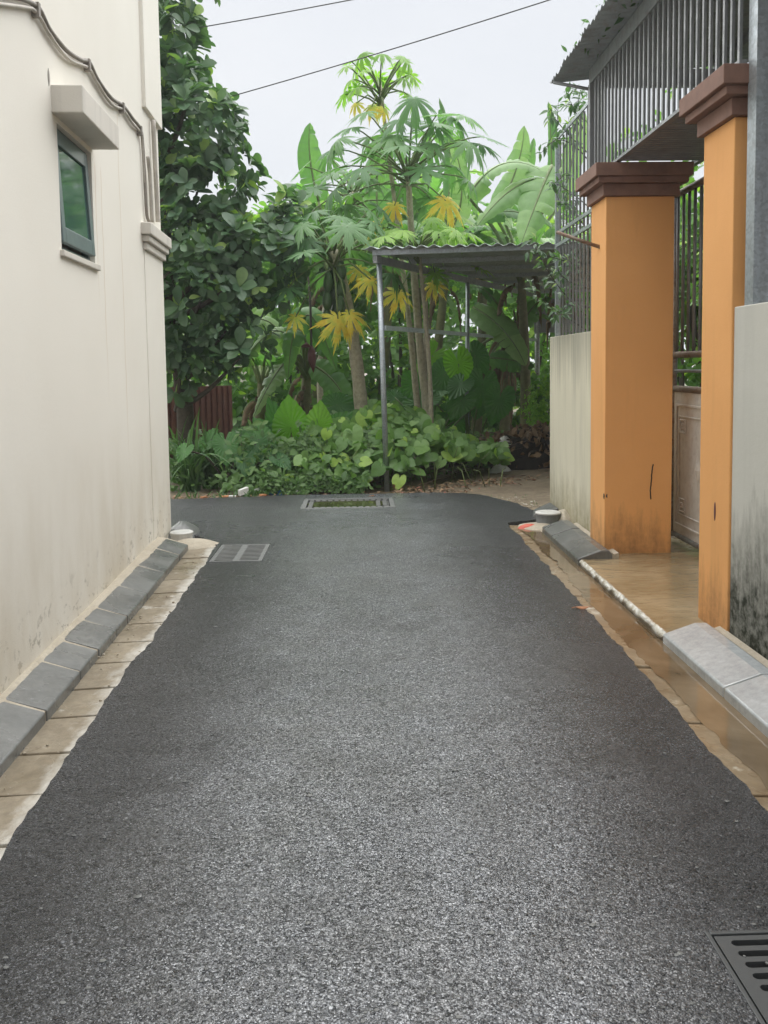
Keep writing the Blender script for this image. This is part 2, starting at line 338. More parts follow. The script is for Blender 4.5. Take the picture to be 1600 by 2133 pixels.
M['vine'] = mat_leaf('vine_leaf', (0.119, 0.238, 0.070), (0.224, 0.378, 0.119), (0.336, 0.504, 0.098), 0.45, 0.36, yfrac=0.85)
M['weed'] = mat_leaf('weed_leaf', (0.072, 0.152, 0.048), (0.160, 0.272, 0.088), None, 0.5, 0.35)
M['bush'] = mat_leaf('bush_leaf', (0.085, 0.19, 0.055), (0.17, 0.32, 0.085), (0.36, 0.54, 0.09), 0.45, 0.42, yfrac=0.88)
M['limebush'] = mat_leaf('lime_bush_leaf', (0.140, 0.294, 0.042), (0.252, 0.434, 0.070), None, 0.5, 0.42)
M['strap'] = mat_leaf('strap_leaf', (0.068, 0.143, 0.068), (0.135, 0.240, 0.098), None, 0.45, 0.3)
M['twig'] = mat_plain('dry_twig', (0.17, 0.12, 0.085), 0.85, 0.5)
M['fruit'] = mat_plain('green_fruit', (0.05, 0.11, 0.035), 0.4, 0.3)
M['bud'] = mat_plain('banana_flower', (0.16, 0.055, 0.06), 0.5, 0.3)
M['compost'] = mat_plain('dark_debris', (0.035, 0.028, 0.022), 0.9, 0.5, 10, bump=0.8)

# ---------------------------------------------------------------- mesh helpers
class MB:
    def __init__(s): s.v = []; s.f = []; s.sm = []
    def quad(s, *p, smooth=False):
        b = len(s.v); s.v += [tuple(q) for q in p]; s.f.append(tuple(range(b, b + len(p)))); s.sm.append(smooth); return s
    def box(s, a, b, bev=0.0):
        x0, y0, z0 = a; x1, y1, z1 = b
        if x0 > x1: x0, x1 = x1, x0
        if y0 > y1: y0, y1 = y1, y0
        if z0 > z1: z0, z1 = z1, z0
        c = [(x0, y0, z0), (x1, y0, z0), (x1, y1, z0), (x0, y1, z0), (x0, y0, z1), (x1, y0, z1), (x1, y1, z1), (x0, y1, z1)]
        return s.hexa(c)
    def hexa(s, c):
        b = len(s.v); s.v += [tuple(q) for q in c]
        for q in ((0, 3, 2, 1), (4, 5, 6, 7), (0, 1, 5, 4), (1, 2, 6, 5), (2, 3, 7, 6), (3, 0, 4, 7)):
            s.f.append(tuple(b + i for i in q)); s.sm.append(False)
        return s
    def tube(s, pts, r, n=8, cap=True):
        pts = [Vector(p) for p in pts]; k = len(pts)
        rs = r if isinstance(r, (list, tuple)) else [r] * k
        b = len(s.v); up = None
        for i, p in enumerate(pts):
            d = (pts[min(i + 1, k - 1)] - pts[max(i - 1, 0)]).normalized()
            if up is None: up = Vector((0, 0, 1)) if abs(d.z) < 0.9 else Vector((1, 0, 0))
            x = d.cross(up).normalized(); y = x.cross(d).normalized(); up = y
            for j in range(n):
                a = 2 * math.pi * j / n; s.v.append(tuple(p + (x * math.cos(a) + y * math.sin(a)) * rs[i]))
        for i in range(k - 1):
            for j in range(n):
                j2 = (j + 1) % n
                s.f.append((b + i * n + j, b + i * n + j2, b + (i + 1) * n + j2, b + (i + 1) * n + j)); s.sm.append(True)
        if cap:
            s.f.append(tuple(b + j for j in reversed(range(n)))); s.sm.append(False)
            s.f.append(tuple(b + (k - 1) * n + j for j in range(n))); s.sm.append(False)
        return s
    def prism(s, poly, y0, y1):
        """polygon in x,z swept along y"""
        b = len(s.v); n = len(poly)
        for y in (y0, y1): s.v += [(x, y, z) for x, z in poly]
        for i in range(n):
            j = (i + 1) % n; s.f.append((b + i, b + j, b + n + j, b + n + i)); s.sm.append(False)
        s.f.append(tuple(b + i for i in reversed(range(n)))); s.f.append(tuple(b + n + i for i in range(n))); s.sm += [False, False]
        return s
    def lathe(s, prof, c, n=20):
        b = len(s.v); k = len(prof)
        for r, z in prof:
            for j in range(n):
                a = 2 * math.pi * j / n; s.v.append((c[0] + r * math.cos(a), c[1] + r * math.sin(a), c[2] + z))
        for i in range(k - 1):
            for j in range(n):
                j2 = (j + 1) % n
                s.f.append((b + i * n + j, b + i * n + j2, b + (i + 1) * n + j2, b + (i + 1) * n + j)); s.sm.append(i > 0 and i < k - 2)
        s.f.append(tuple(b + (k - 1) * n + j for j in range(n))); s.sm.append(False)
        return s
    def mesh(s, name, mat=None, org=(0, 0, 0)):
        me = bpy.data.meshes.new(name)
        o = org; me.from_pydata([(x - o[0], y - o[1], z - o[2]) for x, y, z in s.v], [], s.f)
        me.polygons.foreach_set('use_smooth', s.sm)
        if mat: me.materials.append(M[mat] if isinstance(mat, str) else mat)
        me.update(); return me
ORG = {}
def link(o, parent=None):
    COL.objects.link(o)
    if parent is not None: o.parent = parent
    return o
def org_of(parent):
    return ORG.get(parent.name, Vector((0, 0, 0))) if parent is not None else Vector((0, 0, 0))
def tag(o, label=None, cat=None, group=None, kind=None):
    for k, v in (('label', label), ('category', cat), ('group', group), ('kind', kind)):
        if v: o[k] = v
    return o
def thing(name, label, cat, loc=(0, 0, 0), group=None, kind=None):
    o = bpy.data.objects.new(name, None); o.location = loc; o.empty_display_size = 0.1
    link(o); ORG[o.name] = Vector(loc); return tag(o, label, cat, group, kind)
def obj(name, mb, mat, parent=None, bevel=0.0):
    og = org_of(parent)
    me = mb.mesh(name, mat, og); o = bpy.data.objects.new(name, me); link(o, parent)
    if parent is not None: ORG[o.name] = og
    if bevel:
        m = o.modifiers.new('bevel', 'BEVEL'); m.width = bevel; m.segments = 2; m.limit_method = 'ANGLE'
    return o
def single(name, mb, mat, label, cat, group=None, loc=None, bevel=0.0):
    """a thing that is one mesh, its origin at its base"""
    vs = np.array(mb.v); lo = vs.min(0); hi = vs.max(0)
    og = Vector(loc) if loc is not None else Vector(((lo[0] + hi[0]) / 2, (lo[1] + hi[1]) / 2, lo[2]))
    o = bpy.data.objects.new(name, mb.mesh(name, mat, og)); o.location = og; link(o); ORG[o.name] = og
    if bevel:
        m = o.modifiers.new('bevel', 'BEVEL'); m.width = bevel; m.segments = 2; m.limit_method = 'ANGLE'
    return tag(o, label, cat, group)
def piece(name, me, parent, mtx):
    o = bpy.data.objects.new(name, me); link(o, parent)
    o.matrix_basis = Matrix.Translation(-org_of(parent)) @ mtx; return o
def struct(name, mb, mat, bevel=0):
    o = obj(name, mb, mat, None, bevel); o['kind'] = 'structure'; return o
def fbm(x, y=0.0, z=0.0): return noise.fractal(Vector((x, y, z)), 1.0, 2.0, 4)

# ================================================================ THE SETTING
PITS = [(-1.165, -0.735, 6.40, 7.05), (0.855, 1.345, 1.40, 2.075), (-0.62, 0.35, 8.74, 9.38)]
def in_rect(x, y, r): return r[0] < x < r[1] and r[2] < y < r[3]
def sheet(outline, z, holes=(), skirt=0.0, zfun=None, inner=()):
    vs = [Vector(p) for p in outline]; n = len(vs); ed = [(i, (i + 1) % n) for i in range(n)]
    for r in holes:
        b = len(vs); vs += [Vector(p) for p in ((r[0], r[2]), (r[1], r[2]), (r[1], r[3]), (r[0], r[3]))]
        ed += [(b, b + 1), (b + 1, b + 2), (b + 2, b + 3), (b + 3, b)]
    vs += [Vector(p) for p in inner]
    v, e, f, _, _, _ = delaunay_2d_cdt(vs, ed, [], 1, 1e-5)
    mb = MB(); zz = zfun or (lambda x, y: z)
    mb.v = [(p.x, p.y, zz(p.x, p.y)) for p in v]
    for t in f:
        cx = sum(v[i].x for i in t) / 3; cy = sum(v[i].y for i in t) / 3
        if any(in_rect(cx, cy, r) for r in holes): continue
        mb.f.append(tuple(t)); mb.sm.append(True)
    if skirt:
        for i in range(n):
            a, c = outline[i], outline[(i + 1) % n]
            mb.quad((a[0], a[1], zz(*a)), (a[0], a[1], zz(*a) - skirt), (c[0], c[1], zz(*c) - skirt), (c[0], c[1], zz(*c)))
    return mb
struct('ground', sheet([(-400, -60), (400, -60), (400, 900), (-400, 900)], -0.045, PITS), 'soil')
def ragged(pts, step=0.04, amp=0.02, seed=0.0):
    out = []
    for a, b in zip(pts, pts[1:]):
        a, b = Vector(a), Vector(b); L = (b - a).length; k = max(1, int(L / step)); nn = Vector((-(b - a).y, (b - a).x)) / L
        for i in range(k):
            q = a.lerp(b, i / k); w = amp * (fbm(q.x * 3 + seed, q.y * 3) + 0.6 * fbm(q.x * 14 + seed, q.y * 14))
            out.append(tuple(q + nn * w))
    out.append(tuple(pts[-1])); return out
left = ragged([(-1.08, -2), (-1.10, 2.5), (-1.13, 3.8), (-1.14, 4.8), (-1.165, 6.35), (-1.185, 7.02), (-1.34, 7.32), (-1.56, 7.62), (-1.95, 7.9), (-9, 8.2)], 0.035, 0.018, 1)
far = ragged([(-9, 9.35), (-4, 9.5), (-2.08, 9.57), (-1.36, 9.65), (-0.61, 9.74), (0.26, 9.71), (0.81, 9.72), (1.1, 9.66), (1.32, 9.51), (1.52, 9.12), (1.62, 8.8), (1.71, 8.4), (1.74, 8.12), (1.62, 7.93), (1.325, 7.76)], 0.05, 0.03, 5)
right = ragged([(1.325, 7.76), (1.325, 6.0), (1.315, 4.95), (1.30, 3.52), (1.29, 2.65), (1.27, -2)], 0.035, 0.022, 9)
outl = left + far[0:-1] + right
clean = []
for p in outl:
    if not clean or (Vector(p) - Vector(clean[-1])).length > 0.006: clean.append(p)
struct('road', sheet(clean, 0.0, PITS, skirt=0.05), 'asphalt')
struct('concrete_path', sheet(ragged([(0.95, 9.85), (1.05, 10.6), (2.0, 11.7), (3.4, 12.2), (5.0, 11.5), (5.0, 8.3), (1.70, 8.3), (1.55, 9.2)], 0.1, 0.06, 3), -0.022, skirt=0.03), 'soil')
# pits under the two drain grates and the manhole
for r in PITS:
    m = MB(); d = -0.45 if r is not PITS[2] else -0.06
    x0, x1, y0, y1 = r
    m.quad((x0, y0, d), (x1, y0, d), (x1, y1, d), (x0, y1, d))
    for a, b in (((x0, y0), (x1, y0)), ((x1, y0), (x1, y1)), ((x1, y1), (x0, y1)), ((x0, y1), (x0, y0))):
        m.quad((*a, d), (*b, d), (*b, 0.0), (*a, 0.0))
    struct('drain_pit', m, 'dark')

# gutters: concrete bed with slabs
def lerp(a, b, t): return a + (b - a) * t
def gutter(name, xa, xb, ys, mat, zin, zout, bed):
    b = MB().box((min(xa, xb) - 0.05, ys[-1], -0.30), (max(xa, xb) + 0.08, ys[0], -0.028))
    root = struct(name, b, bed)
    for i, (y1, y0) in enumerate(zip(ys, ys[1:])):
        g = 0.006 + 0.004 * random.random(); dz = random.uniform(-0.003, 0.003)
        m = MB(); n = 4
        sk = random.uniform(-0.012, 0.012)
        pts = [(xa, y0 + g), (xb, y0 + g + sk), (xb, y1 - g + sk), (xa, y1 - g)]
        zt = [zin + dz, zout + dz, zout + dz, zin + dz]
        m.hexa([(x, y, -0.10) for x, y in pts] + [(x, y, z) for (x, y), z in zip(pts, zt)])
        obj('gutter_slab', m, mat, root, 0.004)
    return root
ysl = [7.15] + [6.62]
while ysl[-1] > -0.4: ysl.append(ysl[-1] - random.uniform(0.52, 0.60) * 0.62)
gl_ = gutter('gutter_left', -1.432, -1.07, ysl, 'gutterL', -0.018, -0.008, 'mortar')
ysr = [7.74]
while ysr[-1] > -0.4: ysr.append(ysr[-1] - random.uniform(0.56, 0.66))
gutter('gutter_right', 1.565, 1.22, ysr, 'guttwet', -0.026, -0.006, 'mortar')

# kerbs: mortar bed against the wall with bevelled stones
kl = [6.93, 6.55, 5.98, 5.43, 4.93, 4.68, 4.33, 4.02, 3.55, 3.02, 2.5, 2.0, 1.5, 1.0, 0.5, 0.0]
bed = MB().prism([(-1.418, -0.1), (-1.418, 0.026), (-1.575, 0.078), (-1.61, 0.082), (-1.675, 0.088), (-1.675, -0.1)], -0.3, 6.95)
kb = struct('kerb_left', bed, 'mortar')
for i, (y1, y0) in enumerate(zip(kl, kl[1:])):
    g = random.uniform(0.005, 0.012); m = MB(); dx = random.uniform(-0.003, 0.003); dz = random.uniform(-0.002, 0.002)
    m.prism([(-1.412 + dx, -0.06), (-1.412 + dx, 0.026 + dz), (-1.419 + dx, 0.032 + dz), (-1.585 + dx, 0.083 + dz), (-1.625, 0.08), (-1.625, -0.06)], y0 + g, y1 - g)
    obj('kerb_stone', m, 'kerb', kb, 0.004)
m = MB(); N = 400
for i in range(N + 1):
    y = lerp(-0.2, 6.93, i / N); jn = min(abs(y - q) for q in kl)
    w = 0.006 + 0.012 * fbm(y * 2.3, 8) + 0.006 * fbm(y * 16, 8) + 0.010 * math.exp(-(jn / 0.02) ** 2)
    xs_ = -1.592 + max(-0.01, w); zs_ = 0.0850 - max(0.0, xs_ + 1.585) * 0.307
    m.v += [(xs_, y, zs_ - 0.003), (xs_ - 0.010, y, zs_ + 0.005), (-1.625, y, 0.093 + 0.003 * fbm(y * 9, 1)), (-1.680, y, 0.104 + 0.006 * fbm(y * 7, 2))]
for i in range(N):
    for j in range(3):
        a = i * 4 + j; m.f.append((a, a + 1, a + 5, a + 4)); m.sm.append(True)
obj('mortar_fillet', m, 'mortar', kb)
def kerb_right(name, ys, mat, top=True):
    bed = MB().prism([(1.568, -0.1), (1.568, 0.028), (1.735, 0.080), (1.79, 0.080), (1.83, 0.06), (1.862, 0.07), (1.862, -0.1)], ys[-1] + 0.012, ys[0] - 0.012)
    kr = struct(name, bed, 'mortar')
    for i, (y1, y0) in enumerate(zip(ys, ys[1:])):
        g = 0.005; m = MB(); dz = random.uniform(-0.003, 0.003)
        m.prism([(1.562, -0.06), (1.562, 0.030 + dz), (1.57, 0.037 + dz), (1.728, 0.090 + dz), (1.79, 0.090 + dz), (1.815, 0.06), (1.815, -0.06)], y0 + g, y1 - g)
        obj('kerb_stone', m, mat, kr, 0.006)
    return kr
kerb_right('kerb_by_far_pillar', [7.36, 6.98, 6.12], 'kerb')
kerb_right('kerb_by_near_wall', [4.38, 3.62, 2.86, 2.1, 1.34, 0.58], 'kerbwetsheen')
# kerb returning round the corner beyond the riser
m = MB().hexa([(1.60, 7.98, -0.05), (1.86, 7.98, -0.05), (1.86, 8.34, -0.05), (1.66, 8.30, -0.05), (1.62, 8.0, 0.03), (1.85, 7.98, 0.09), (1.85, 8.34, 0.09), (1.68, 8.28, 0.03)])
o = struct('kerb_corner', m, 'kerb', 0.006)
# mortar haunch round both risers
def blob(name, c, rx, ry, h, mat, seed, n=22, rings=6):
    m = MB(); b = 0
    m.v.append((c[0], c[1], c[2] + h * (1 + 0.1 * fbm(seed, 1))))
    for k in range(1, rings + 1):
        t = k / rings
        for j in range(n):
            a = 2 * math.pi * j / n; rr = t * (1 + 0.22 * fbm(math.cos(a) * 1.5 + seed, math.sin(a) * 1.5))
            z = h * (1 - t ** 1.8) + 0.25 * h * fbm(math.cos(a) * 2 * t + seed, math.sin(a) * 2 * t, 4) * (1 - t)
            m.v.append((c[0] + rx * rr * math.cos(a), c[1] + ry * rr * math.sin(a), c[2] + z - 0.02 * (t > 0.99)))
    for j in range(n): m.f.append((0, 1 + j, 1 + (j + 1) % n)); m.sm.append(True)
    for k in range(rings - 1):
        for j in range(n):
            a = 1 + k * n + j; a2 = 1 + k * n + (j + 1) % n
            m.f.append((a, a + n, a2 + n, a2)); m.sm.append(True)
    return m
struct('mortar_patch', blob('m', (-1.40, 7.12, -0.015), 0.24, 0.20, 0.05, 'mortar', 2.0), 'mortar')
struct('mortar_patch', blob('m', (1.62, 7.62, -0.02), 0.26, 0.20, 0.05, 'mortar', 6.0), 'mortar')
struct('mortar_patch', blob('m', (1.83, 7.72, 0.02), 0.10, 0.22, 0.10, 'mortar', 9.0), 'mortar')
struct('mortar_patch', blob('m', (-1.58, 7.58, -0.01), 0.16, 0.24, 0.11, 'mortar', 12.0), 'kerb')

# water in the gateway and the right gutter
m = MB(); nx, ny = 24, 44
for j in range(ny + 1):
    for i in range(nx + 1):
        x = lerp(1.585, 2.75, i / nx); y = lerp(4.36, 6.30, j / ny)
        m.v.append((x, y, 0.028 + 0.004 * fbm(x * 7, y * 7) + 0.0025 * fbm(x * 18, y * 18)))
for j in range(ny):
    for i in range(nx):
        a = j * (nx + 1) + i; m.f.append((a, a + 1, a + nx + 2, a + nx + 1)); m.sm.append(True)
struct('gateway_water', m, 'water')
struct('gateway_apron', MB().box((1.58, 4.40, -0.2), (3.4, 6.9, 0.012)), 'guttwet')
wl_ = ragged([(1.40, 7.55), (1.43, 6.8), (1.41, 6.1), (1.385, 5.3), (1.375, 4.4), (1.375, 3.4), (1.38, 2.4), (1.38, 0.0)], 0.03, 0.03, 21)
wr_ = [(1.5645, 0.0), (1.5645, 7.45)]
struct('gutter_water', sheet(wl_ + wr_, -0.0125), 'gwater')
# water tumbling over the edge of the apron
m = MB(); n = 170; k = 8
for i in range(n + 1):
    y = lerp(6.10, 4.385, i / n); w = 0.052 + 0.008 * fbm(y * 8, 3)
    for j in range(k):
        q = j / (k - 1); x = 1.598 + 0.012 * fbm(y * 6, 7) - w * q
        z = 0.034 - 0.044 * max(0, (q - 0.25) / 0.75) ** 1.4 + 0.004 * math.sin(math.pi * q) * (0.6 + 0.8 * fbm(y * 14, q * 2)) 
        if j in (0, k - 1): z -= 0.004
        m.v.append((x, y, z))
for i in range(n):
    for j in range(k - 1):
        a = i * k + j; m.f.append((a, a + 1, a + k + 1, a + k)); m.sm.append(True)
struct('running_water', m, 'foam')

# ================================================================ LEFT HOUSE
HX = -1.665; CY = 7.5; TH = 0.035
LROT = Matrix.Translation((HX, CY, 0)) @ Matrix.Rotation(0.021, 4, 'Z') @ Matrix.Translation((-HX, -CY, 0))
def PW(x, y, off):
    d = _ray(x, y); nx, ny = math.cos(TH), math.sin(TH)
    t = (nx * HX + ny * CY + off) / (nx * d.x + ny * d.y); return Vector((d.x * t, d.y * t, d.z * t + H))
hs_ = thing('house', 'cream rendered house with small teal window along the left side of the lane', 'house', (HX, CY, 0))
hs_.rotation_euler.z = TH
wy0, wy1, wz0, wz1 = 4.69, 5.35, 2.085, 2.745
m = MB(); ysx = [-3, wy0, wy1, CY]; zsx = [-0.1, wz0, wz1, 7.0]
for i in range(3):
    for j in range(3):
        if i == 1 and j == 1: continue
        m.quad((HX, ysx[i], zsx[j]), (HX, ysx[i + 1], zsx[j]), (HX, ysx[i + 1], zsx[j + 1]), (HX, ysx[i], zsx[j + 1]))
rv = HX - 0.16
m.quad((HX, wy0, wz0), (HX, wy1, wz0), (rv, wy1, wz0), (rv, wy0, wz0)); m.quad((HX, wy1, wz1), (HX, wy0, wz1), (rv, wy0, wz1), (rv, wy1, wz1))
m.quad((HX, wy0, wz1), (HX, wy0, wz0), (rv, wy0, wz0), (rv, wy0, wz1)); m.quad((HX, wy1, wz0), (HX, wy1, wz1), (rv, wy1, wz1), (rv, wy1, wz0))
m.quad((rv, wy0, wz0), (rv, wy1, wz0), (rv, wy1, wz1), (rv, wy0, wz1))
m.quad((HX, CY, -0.1), (-7, CY, -0.1), (-7, CY, 7), (HX, CY, 7)); m.quad((HX, -3, -0.1), (HX, -3, 7), (-7, -3, 7), (-7, -3, -0.1))
m.quad((HX, -3, 7), (HX, CY, 7), (-7, CY, 7), (-7, -3, 7)); m.quad((-7, -3, -0.1), (-7, -3, 7), (-7, CY, 7), (-7, CY, -0.1))
obj('wall', m, 'cream', hs_)
# window: sash hung at the top and standing a little open at the foot
win = obj('window', MB().box((HX - 0.07, wy0 + 0.002, wz0 + 0.03), (HX - 0.03, wy0 + 0.035, wz1 - 0.002)).box((HX - 0.07, wy1 - 0.035, wz0 + 0.03), (HX - 0.03, wy1 - 0.002, wz1 - 0.002)).box((HX - 0.07, wy0 + 0.035, wz1 - 0.035), (HX - 0.03, wy1 - 0.035, wz1 - 0.002)).box((HX - 0.07, wy0 + 0.002, wz0 + 0.003), (HX - 0.03, wy1 - 0.002, wz0 + 0.03)), 'frame', hs_)
def sash(y0, y1, z0, z1, th, xb=0.05):
    def X(z): return HX - 0.022 + (wz1 - z) * 0.05
    return [(X(z0) - th, y0, z0), (X(z0), y0, z0), (X(z0), y1, z0), (X(z0) - th, y1, z0), (X(z1) - th, y0, z1), (X(z1), y0, z1), (X(z1), y1, z1), (X(z1) - th, y1, z1)]
a, b, c, d = wy0 + 0.012, wy1 - 0.012, wz0 + 0.045, wz1 - 0.012
fr = MB().hexa(sash(a, a + 0.06, c, d, 0.035)).hexa(sash(b - 0.06, b, c, d, 0.035)).hexa(sash(a + 0.06, b - 0.06, c, c + 0.085, 0.035)).hexa(sash(a + 0.06, b - 0.06, d - 0.085, d, 0.035))
obj('frame', fr, 'frame', win, 0.004)
obj('pane', MB().hexa([(x - 0.012, y, z) for x, y, z in sash(a + 0.055, b - 0.055, c + 0.08, d - 0.08, 0.008)]), 'glass', win)
obj('sill', MB().box((HX - 0.05, wy0 - 0.03, wz0 - 0.035), (HX + 0.022, wy1 + 0.05, wz0 - 0.002)), 'trim', hs_, 0.004)
obj('sunshade', MB().box((HX - 0.02, 4.61, 2.775), (HX + 0.16, 5.39, 2.915)), 'trim', hs_, 0.006)
# corner pilaster, its capital and the wider storey above
obj('pilaster', MB().box((HX - 0.1, CY - 0.72, 0.04), (HX + 0.007, CY + 0.007, 2.36)), 'cream', hs_, 0.004)
cap = MB().box((HX - 0.1, CY - 0.80, 2.47), (HX + 0.075, CY + 0.075, 2.56)).box((HX - 0.1, CY - 0.77, 2.42), (HX + 0.055, CY + 0.055, 2.468)).box((HX - 0.1, CY - 0.745, 2.362), (HX + 0.032, CY + 0.032, 2.418))
obj('capital', cap, 'trim', hs_, 0.008)
obj('upper_pilaster', MB().box((HX - 0.3, CY - 0.60, 3.47), (HX + 0.03, CY + 0.06, 7.0)), 'cream', hs_, 0.006)
q = blob('c', (0, 0, 0), 0.022, 0.06, 0.004, 'dark', 8.5, 14, 3); pw = PW(101, 160, 0.0); cm = MB(); cm.v = [(HX + 0.001 + z * 0.5, pw.y + x, pw.z + y) for x, y, z in q.v]; cm.f = q.f; cm.sm = q.sm
obj('spall', cm, 'conduitdark', hs_)
# conduits on the wall
def conduit_pts(px, X, drop=0):
    return [PW(x, y + drop, X - HX) for x, y in px]
def smooth(pts, k=6):
    out = []; n = len(pts)
    for i in range(n - 1):
        p0, p1, p2, p3 = pts[max(i - 1, 0)], pts[i], pts[i + 1], pts[min(i + 2, n - 1)]
        for j in range(k):
            t = j / k
            out.append(0.5 * ((2 * p1) + (p2 - p0) * t + (2 * p0 - 5 * p1 + 4 * p2 - p3) * t * t + (3 * p1 - p0 - 3 * p2 + p3) * t ** 3))
    out.append(pts[-1]); return out
runA = [(-60, -14), (30, -6), (66, 6), (84, 22), (104, 62), (138, 104), (168, 124), (186, 130), (204, 166), (232, 204), (256, 220), (276, 246), (293, 270), (298, 310), (303, 400), (306, 448), (312, 464)]
cb = thing('conduit_bundle', 'sagging pair of cream and grey conduits clipped across the cream house wall', 'conduit', (HX, 5.4, 3.3))
pa = smooth(conduit_pts(runA, HX + 0.02))
obj('conduit', MB().tube(pa, 0.0125, 8), 'conduitdark', cb)
pb = [p + V(0, 0, -0.026 - 0.012 * abs(math.sin(i * 0.26))) for i, p in enumerate(pa)]
obj('conduit', MB().tube(pb[:-14], 0.0095, 8), 'conduit', cb)
clip = MB().box((-0.022, -0.014, -0.05), (0.018, 0.014, 0.018)).mesh('clip', 'conduitdark')
for x, y in ((75, 14), (182, 130), (254, 220), (291, 268)):
    piece('clip', clip, cb, Matrix.Translation(PW(x, y, 0.02)))
def pipe(label, px, X, r, mat):
    pts = [PW(x, y, X - HX) for x, y in px]
    single('wall_pipe', MB().tube(smooth(pts, 4), r, 10), mat, label, 'pipe', 'pipes at the corner of the cream house')
pipe('tall cream pipe rising beside the house corner above the capital', [(319, 250), (323, 340), (328, 440), (329, 462)], HX + 0.03, 0.018, 'conduit')
pipe('short cream pipe with tapered top standing between taller pipes on the capital', [(308, 325), (312, 362), (314, 400), (317, 463)], HX + 0.025, 0.0145, 'conduit')
pipe('thin grey pipe running up the wall beside the upper corner block', [(309, -40), (313, 60), (317, 160), (319, 246)], HX + 0.015, 0.012, 'conduitdark')
for o_ in (gl_, kb): o_.matrix_world = LROT @ o_.matrix_world
# risers with caps at both gutter ends
def riser(x, y, h, r, lab, m1, m2):
    t = thing('inspection_riser', lab, 'drain pipe', (x, y, 0))
    obj('pipe', MB().lathe([(r, -0.05), (r, h - 0.02), (r * 1.05, h - 0.018), (r * 1.05, h)], (x, y, 0), 24), m1, t)
    obj('cap', MB().lathe([(r * 1.10, h + 0.001), (r * 1.10, h + 0.010), (r * 0.98, h + 0.016), (r * 0.8, h + 0.013), (r * 0.75, h + 0.018)], (x, y, 0), 24), m2, t)
riser(-1.52, 7.26, 0.06, 0.09, 'white capped drain riser at the foot of the cream house corner', 'pvc', 'pvc')
riser(1.68, 7.66, 0.10, 0.105, 'grey drain riser with white lid beside the mossy yard wall', 'pvcgrey', 'pvc')
t = blob('s', (1.50, 7.58, -0.012), 0.12, 0.055, 0.035, 'red', 3.3, 16, 4)
single('plastic_scrap', t, 'red', 'red plastic scrap lying by the grey riser in the right gutter', 'litter')

# ================================================================ DRAIN GRATES AND MANHOLE
def plate(x0, x1, y0, y1, slots, z, dep):
    vs = [Vector(p) for p in ((x0, y0), (x1, y0), (x1, y1), (x0, y1))]; ed = [(0, 1), (1, 2), (2, 3), (3, 0)]; loops = [[0, 1, 2, 3]]
    for (a, b, c, rr) in slots:
        bs = len(vs); k = 6
        for i in range(k + 1): t = -math.pi / 2 + math.pi * i / k; vs.append(Vector((b - rr + rr * math.cos(t), c + rr * math.sin(t))))
        for i in range(k + 1): t = math.pi / 2 + math.pi * i / k; vs.append(Vector((a + rr + rr * math.cos(t), c + rr * math.sin(t))))
        n = len(vs) - bs; ed += [(bs + i, bs + (i + 1) % n) for i in range(n)]; loops.append(list(range(bs, bs + n)))
    v, e, f, _, _, _ = delaunay_2d_cdt(vs, ed, [], 1, 1e-6)
    m = MB(); m.v = [(p.x, p.y, z) for p in v]
    for t in f:
        cx = sum(v[i].x for i in t) / 3; cy = sum(v[i].y for i in t) / 3
        if any(a < cx < b and abs(cy - c) < rr * 0.999 and (a + rr < cx < b - rr or (min(abs(cx - a - rr), abs(cx - b + rr)) ** 2 + (cy - c) ** 2) < rr * rr) for a, b, c, rr in slots): continue
        m.f.append(tuple(t)); m.sm.append(False)
    for lp in loops:
        for i in range(len(lp)):
            p, q = vs[lp[i]], vs[lp[(i + 1) % len(lp)]]
            m.quad((p.x, p.y, z), (p.x, p.y, z - dep), (q.x, q.y, z - dep), (q.x, q.y, z))
    return m
def grate(r, lab, nslots, cols, e, ey, mat):
    x0, x1, y0, y1 = r; t = thing('drain_grate', lab, 'grate', ((x0 + x1) / 2, (y0 + y1) / 2, 0))
    f = 0.012; zt = 0.003
    fm = MB().box((x0, y0, -0.06), (x0 + f, y1, zt)).box((x1 - f, y0, -0.06), (x1, y1, zt)).box((x0 + f, y0, -0.06), (x1 - f, y0 + f, zt)).box((x0 + f, y1 - f, -0.06), (x1 - f, y1, zt))
    obj('frame', fm, 'gratedark', t, 0.002)
    a0, a1, b0, b1 = x0 + f + 0.005, x1 - f - 0.005, y0 + f + 0.005, y1 - f - 0.005
    c0, c1 = b0 + ey, b1 - ey; p = (c1 - c0) / nslots; sl = []; mid = (a0 + a1) / 2
    for k in range(nslots):
        yc = c0 + (k + 0.5) * p
        if cols == 1: sl.append((a0 + e, a1 - e, yc, p * 0.27))
        else: sl += [(a0 + e, mid - 0.02, yc, p * 0.27), (mid + 0.02, a1 - e, yc, p * 0.27)]
    obj('plate', plate(a0, a1, b0, b1, sl, zt - 0.003, 0.04), mat, t)
    return t
grate(PITS[0], 'pale two column drain grate set beside the left gutter', 12, 2, 0.028, 0.02, 'grate')
grate(PITS[1], 'dark slotted drain grate at the bottom right corner of the road', 16, 1, 0.034, 0.008, 'gratedark')
x0, x1, y0, y1 = PITS[2]
mh = thing('manhole', 'square manhole with raised lugs and rainwater lying on its cover', 'manhole', ((x0 + x1) / 2, (y0 + y1) / 2, 0))
f = 0.05
obj('frame', MB().box((x0, y0, -0.06), (x0 + f, y1, 0.004)).box((x1 - f, y0, -0.06), (x1, y1, 0.004)).box((x0 + f, y0, -0.06), (x1 - f, y0 + f, 0.004)).box((x0 + f, y1 - f, -0.06), (x1 - f, y1, 0.004)), 'grate', mh, 0.003)
obj('cover', MB().box((x0 + f + 0.005, y0 + f + 0.005, -0.06), (x1 - f - 0.005, y1 - f - 0.005, -0.022)), 'grate', mh)
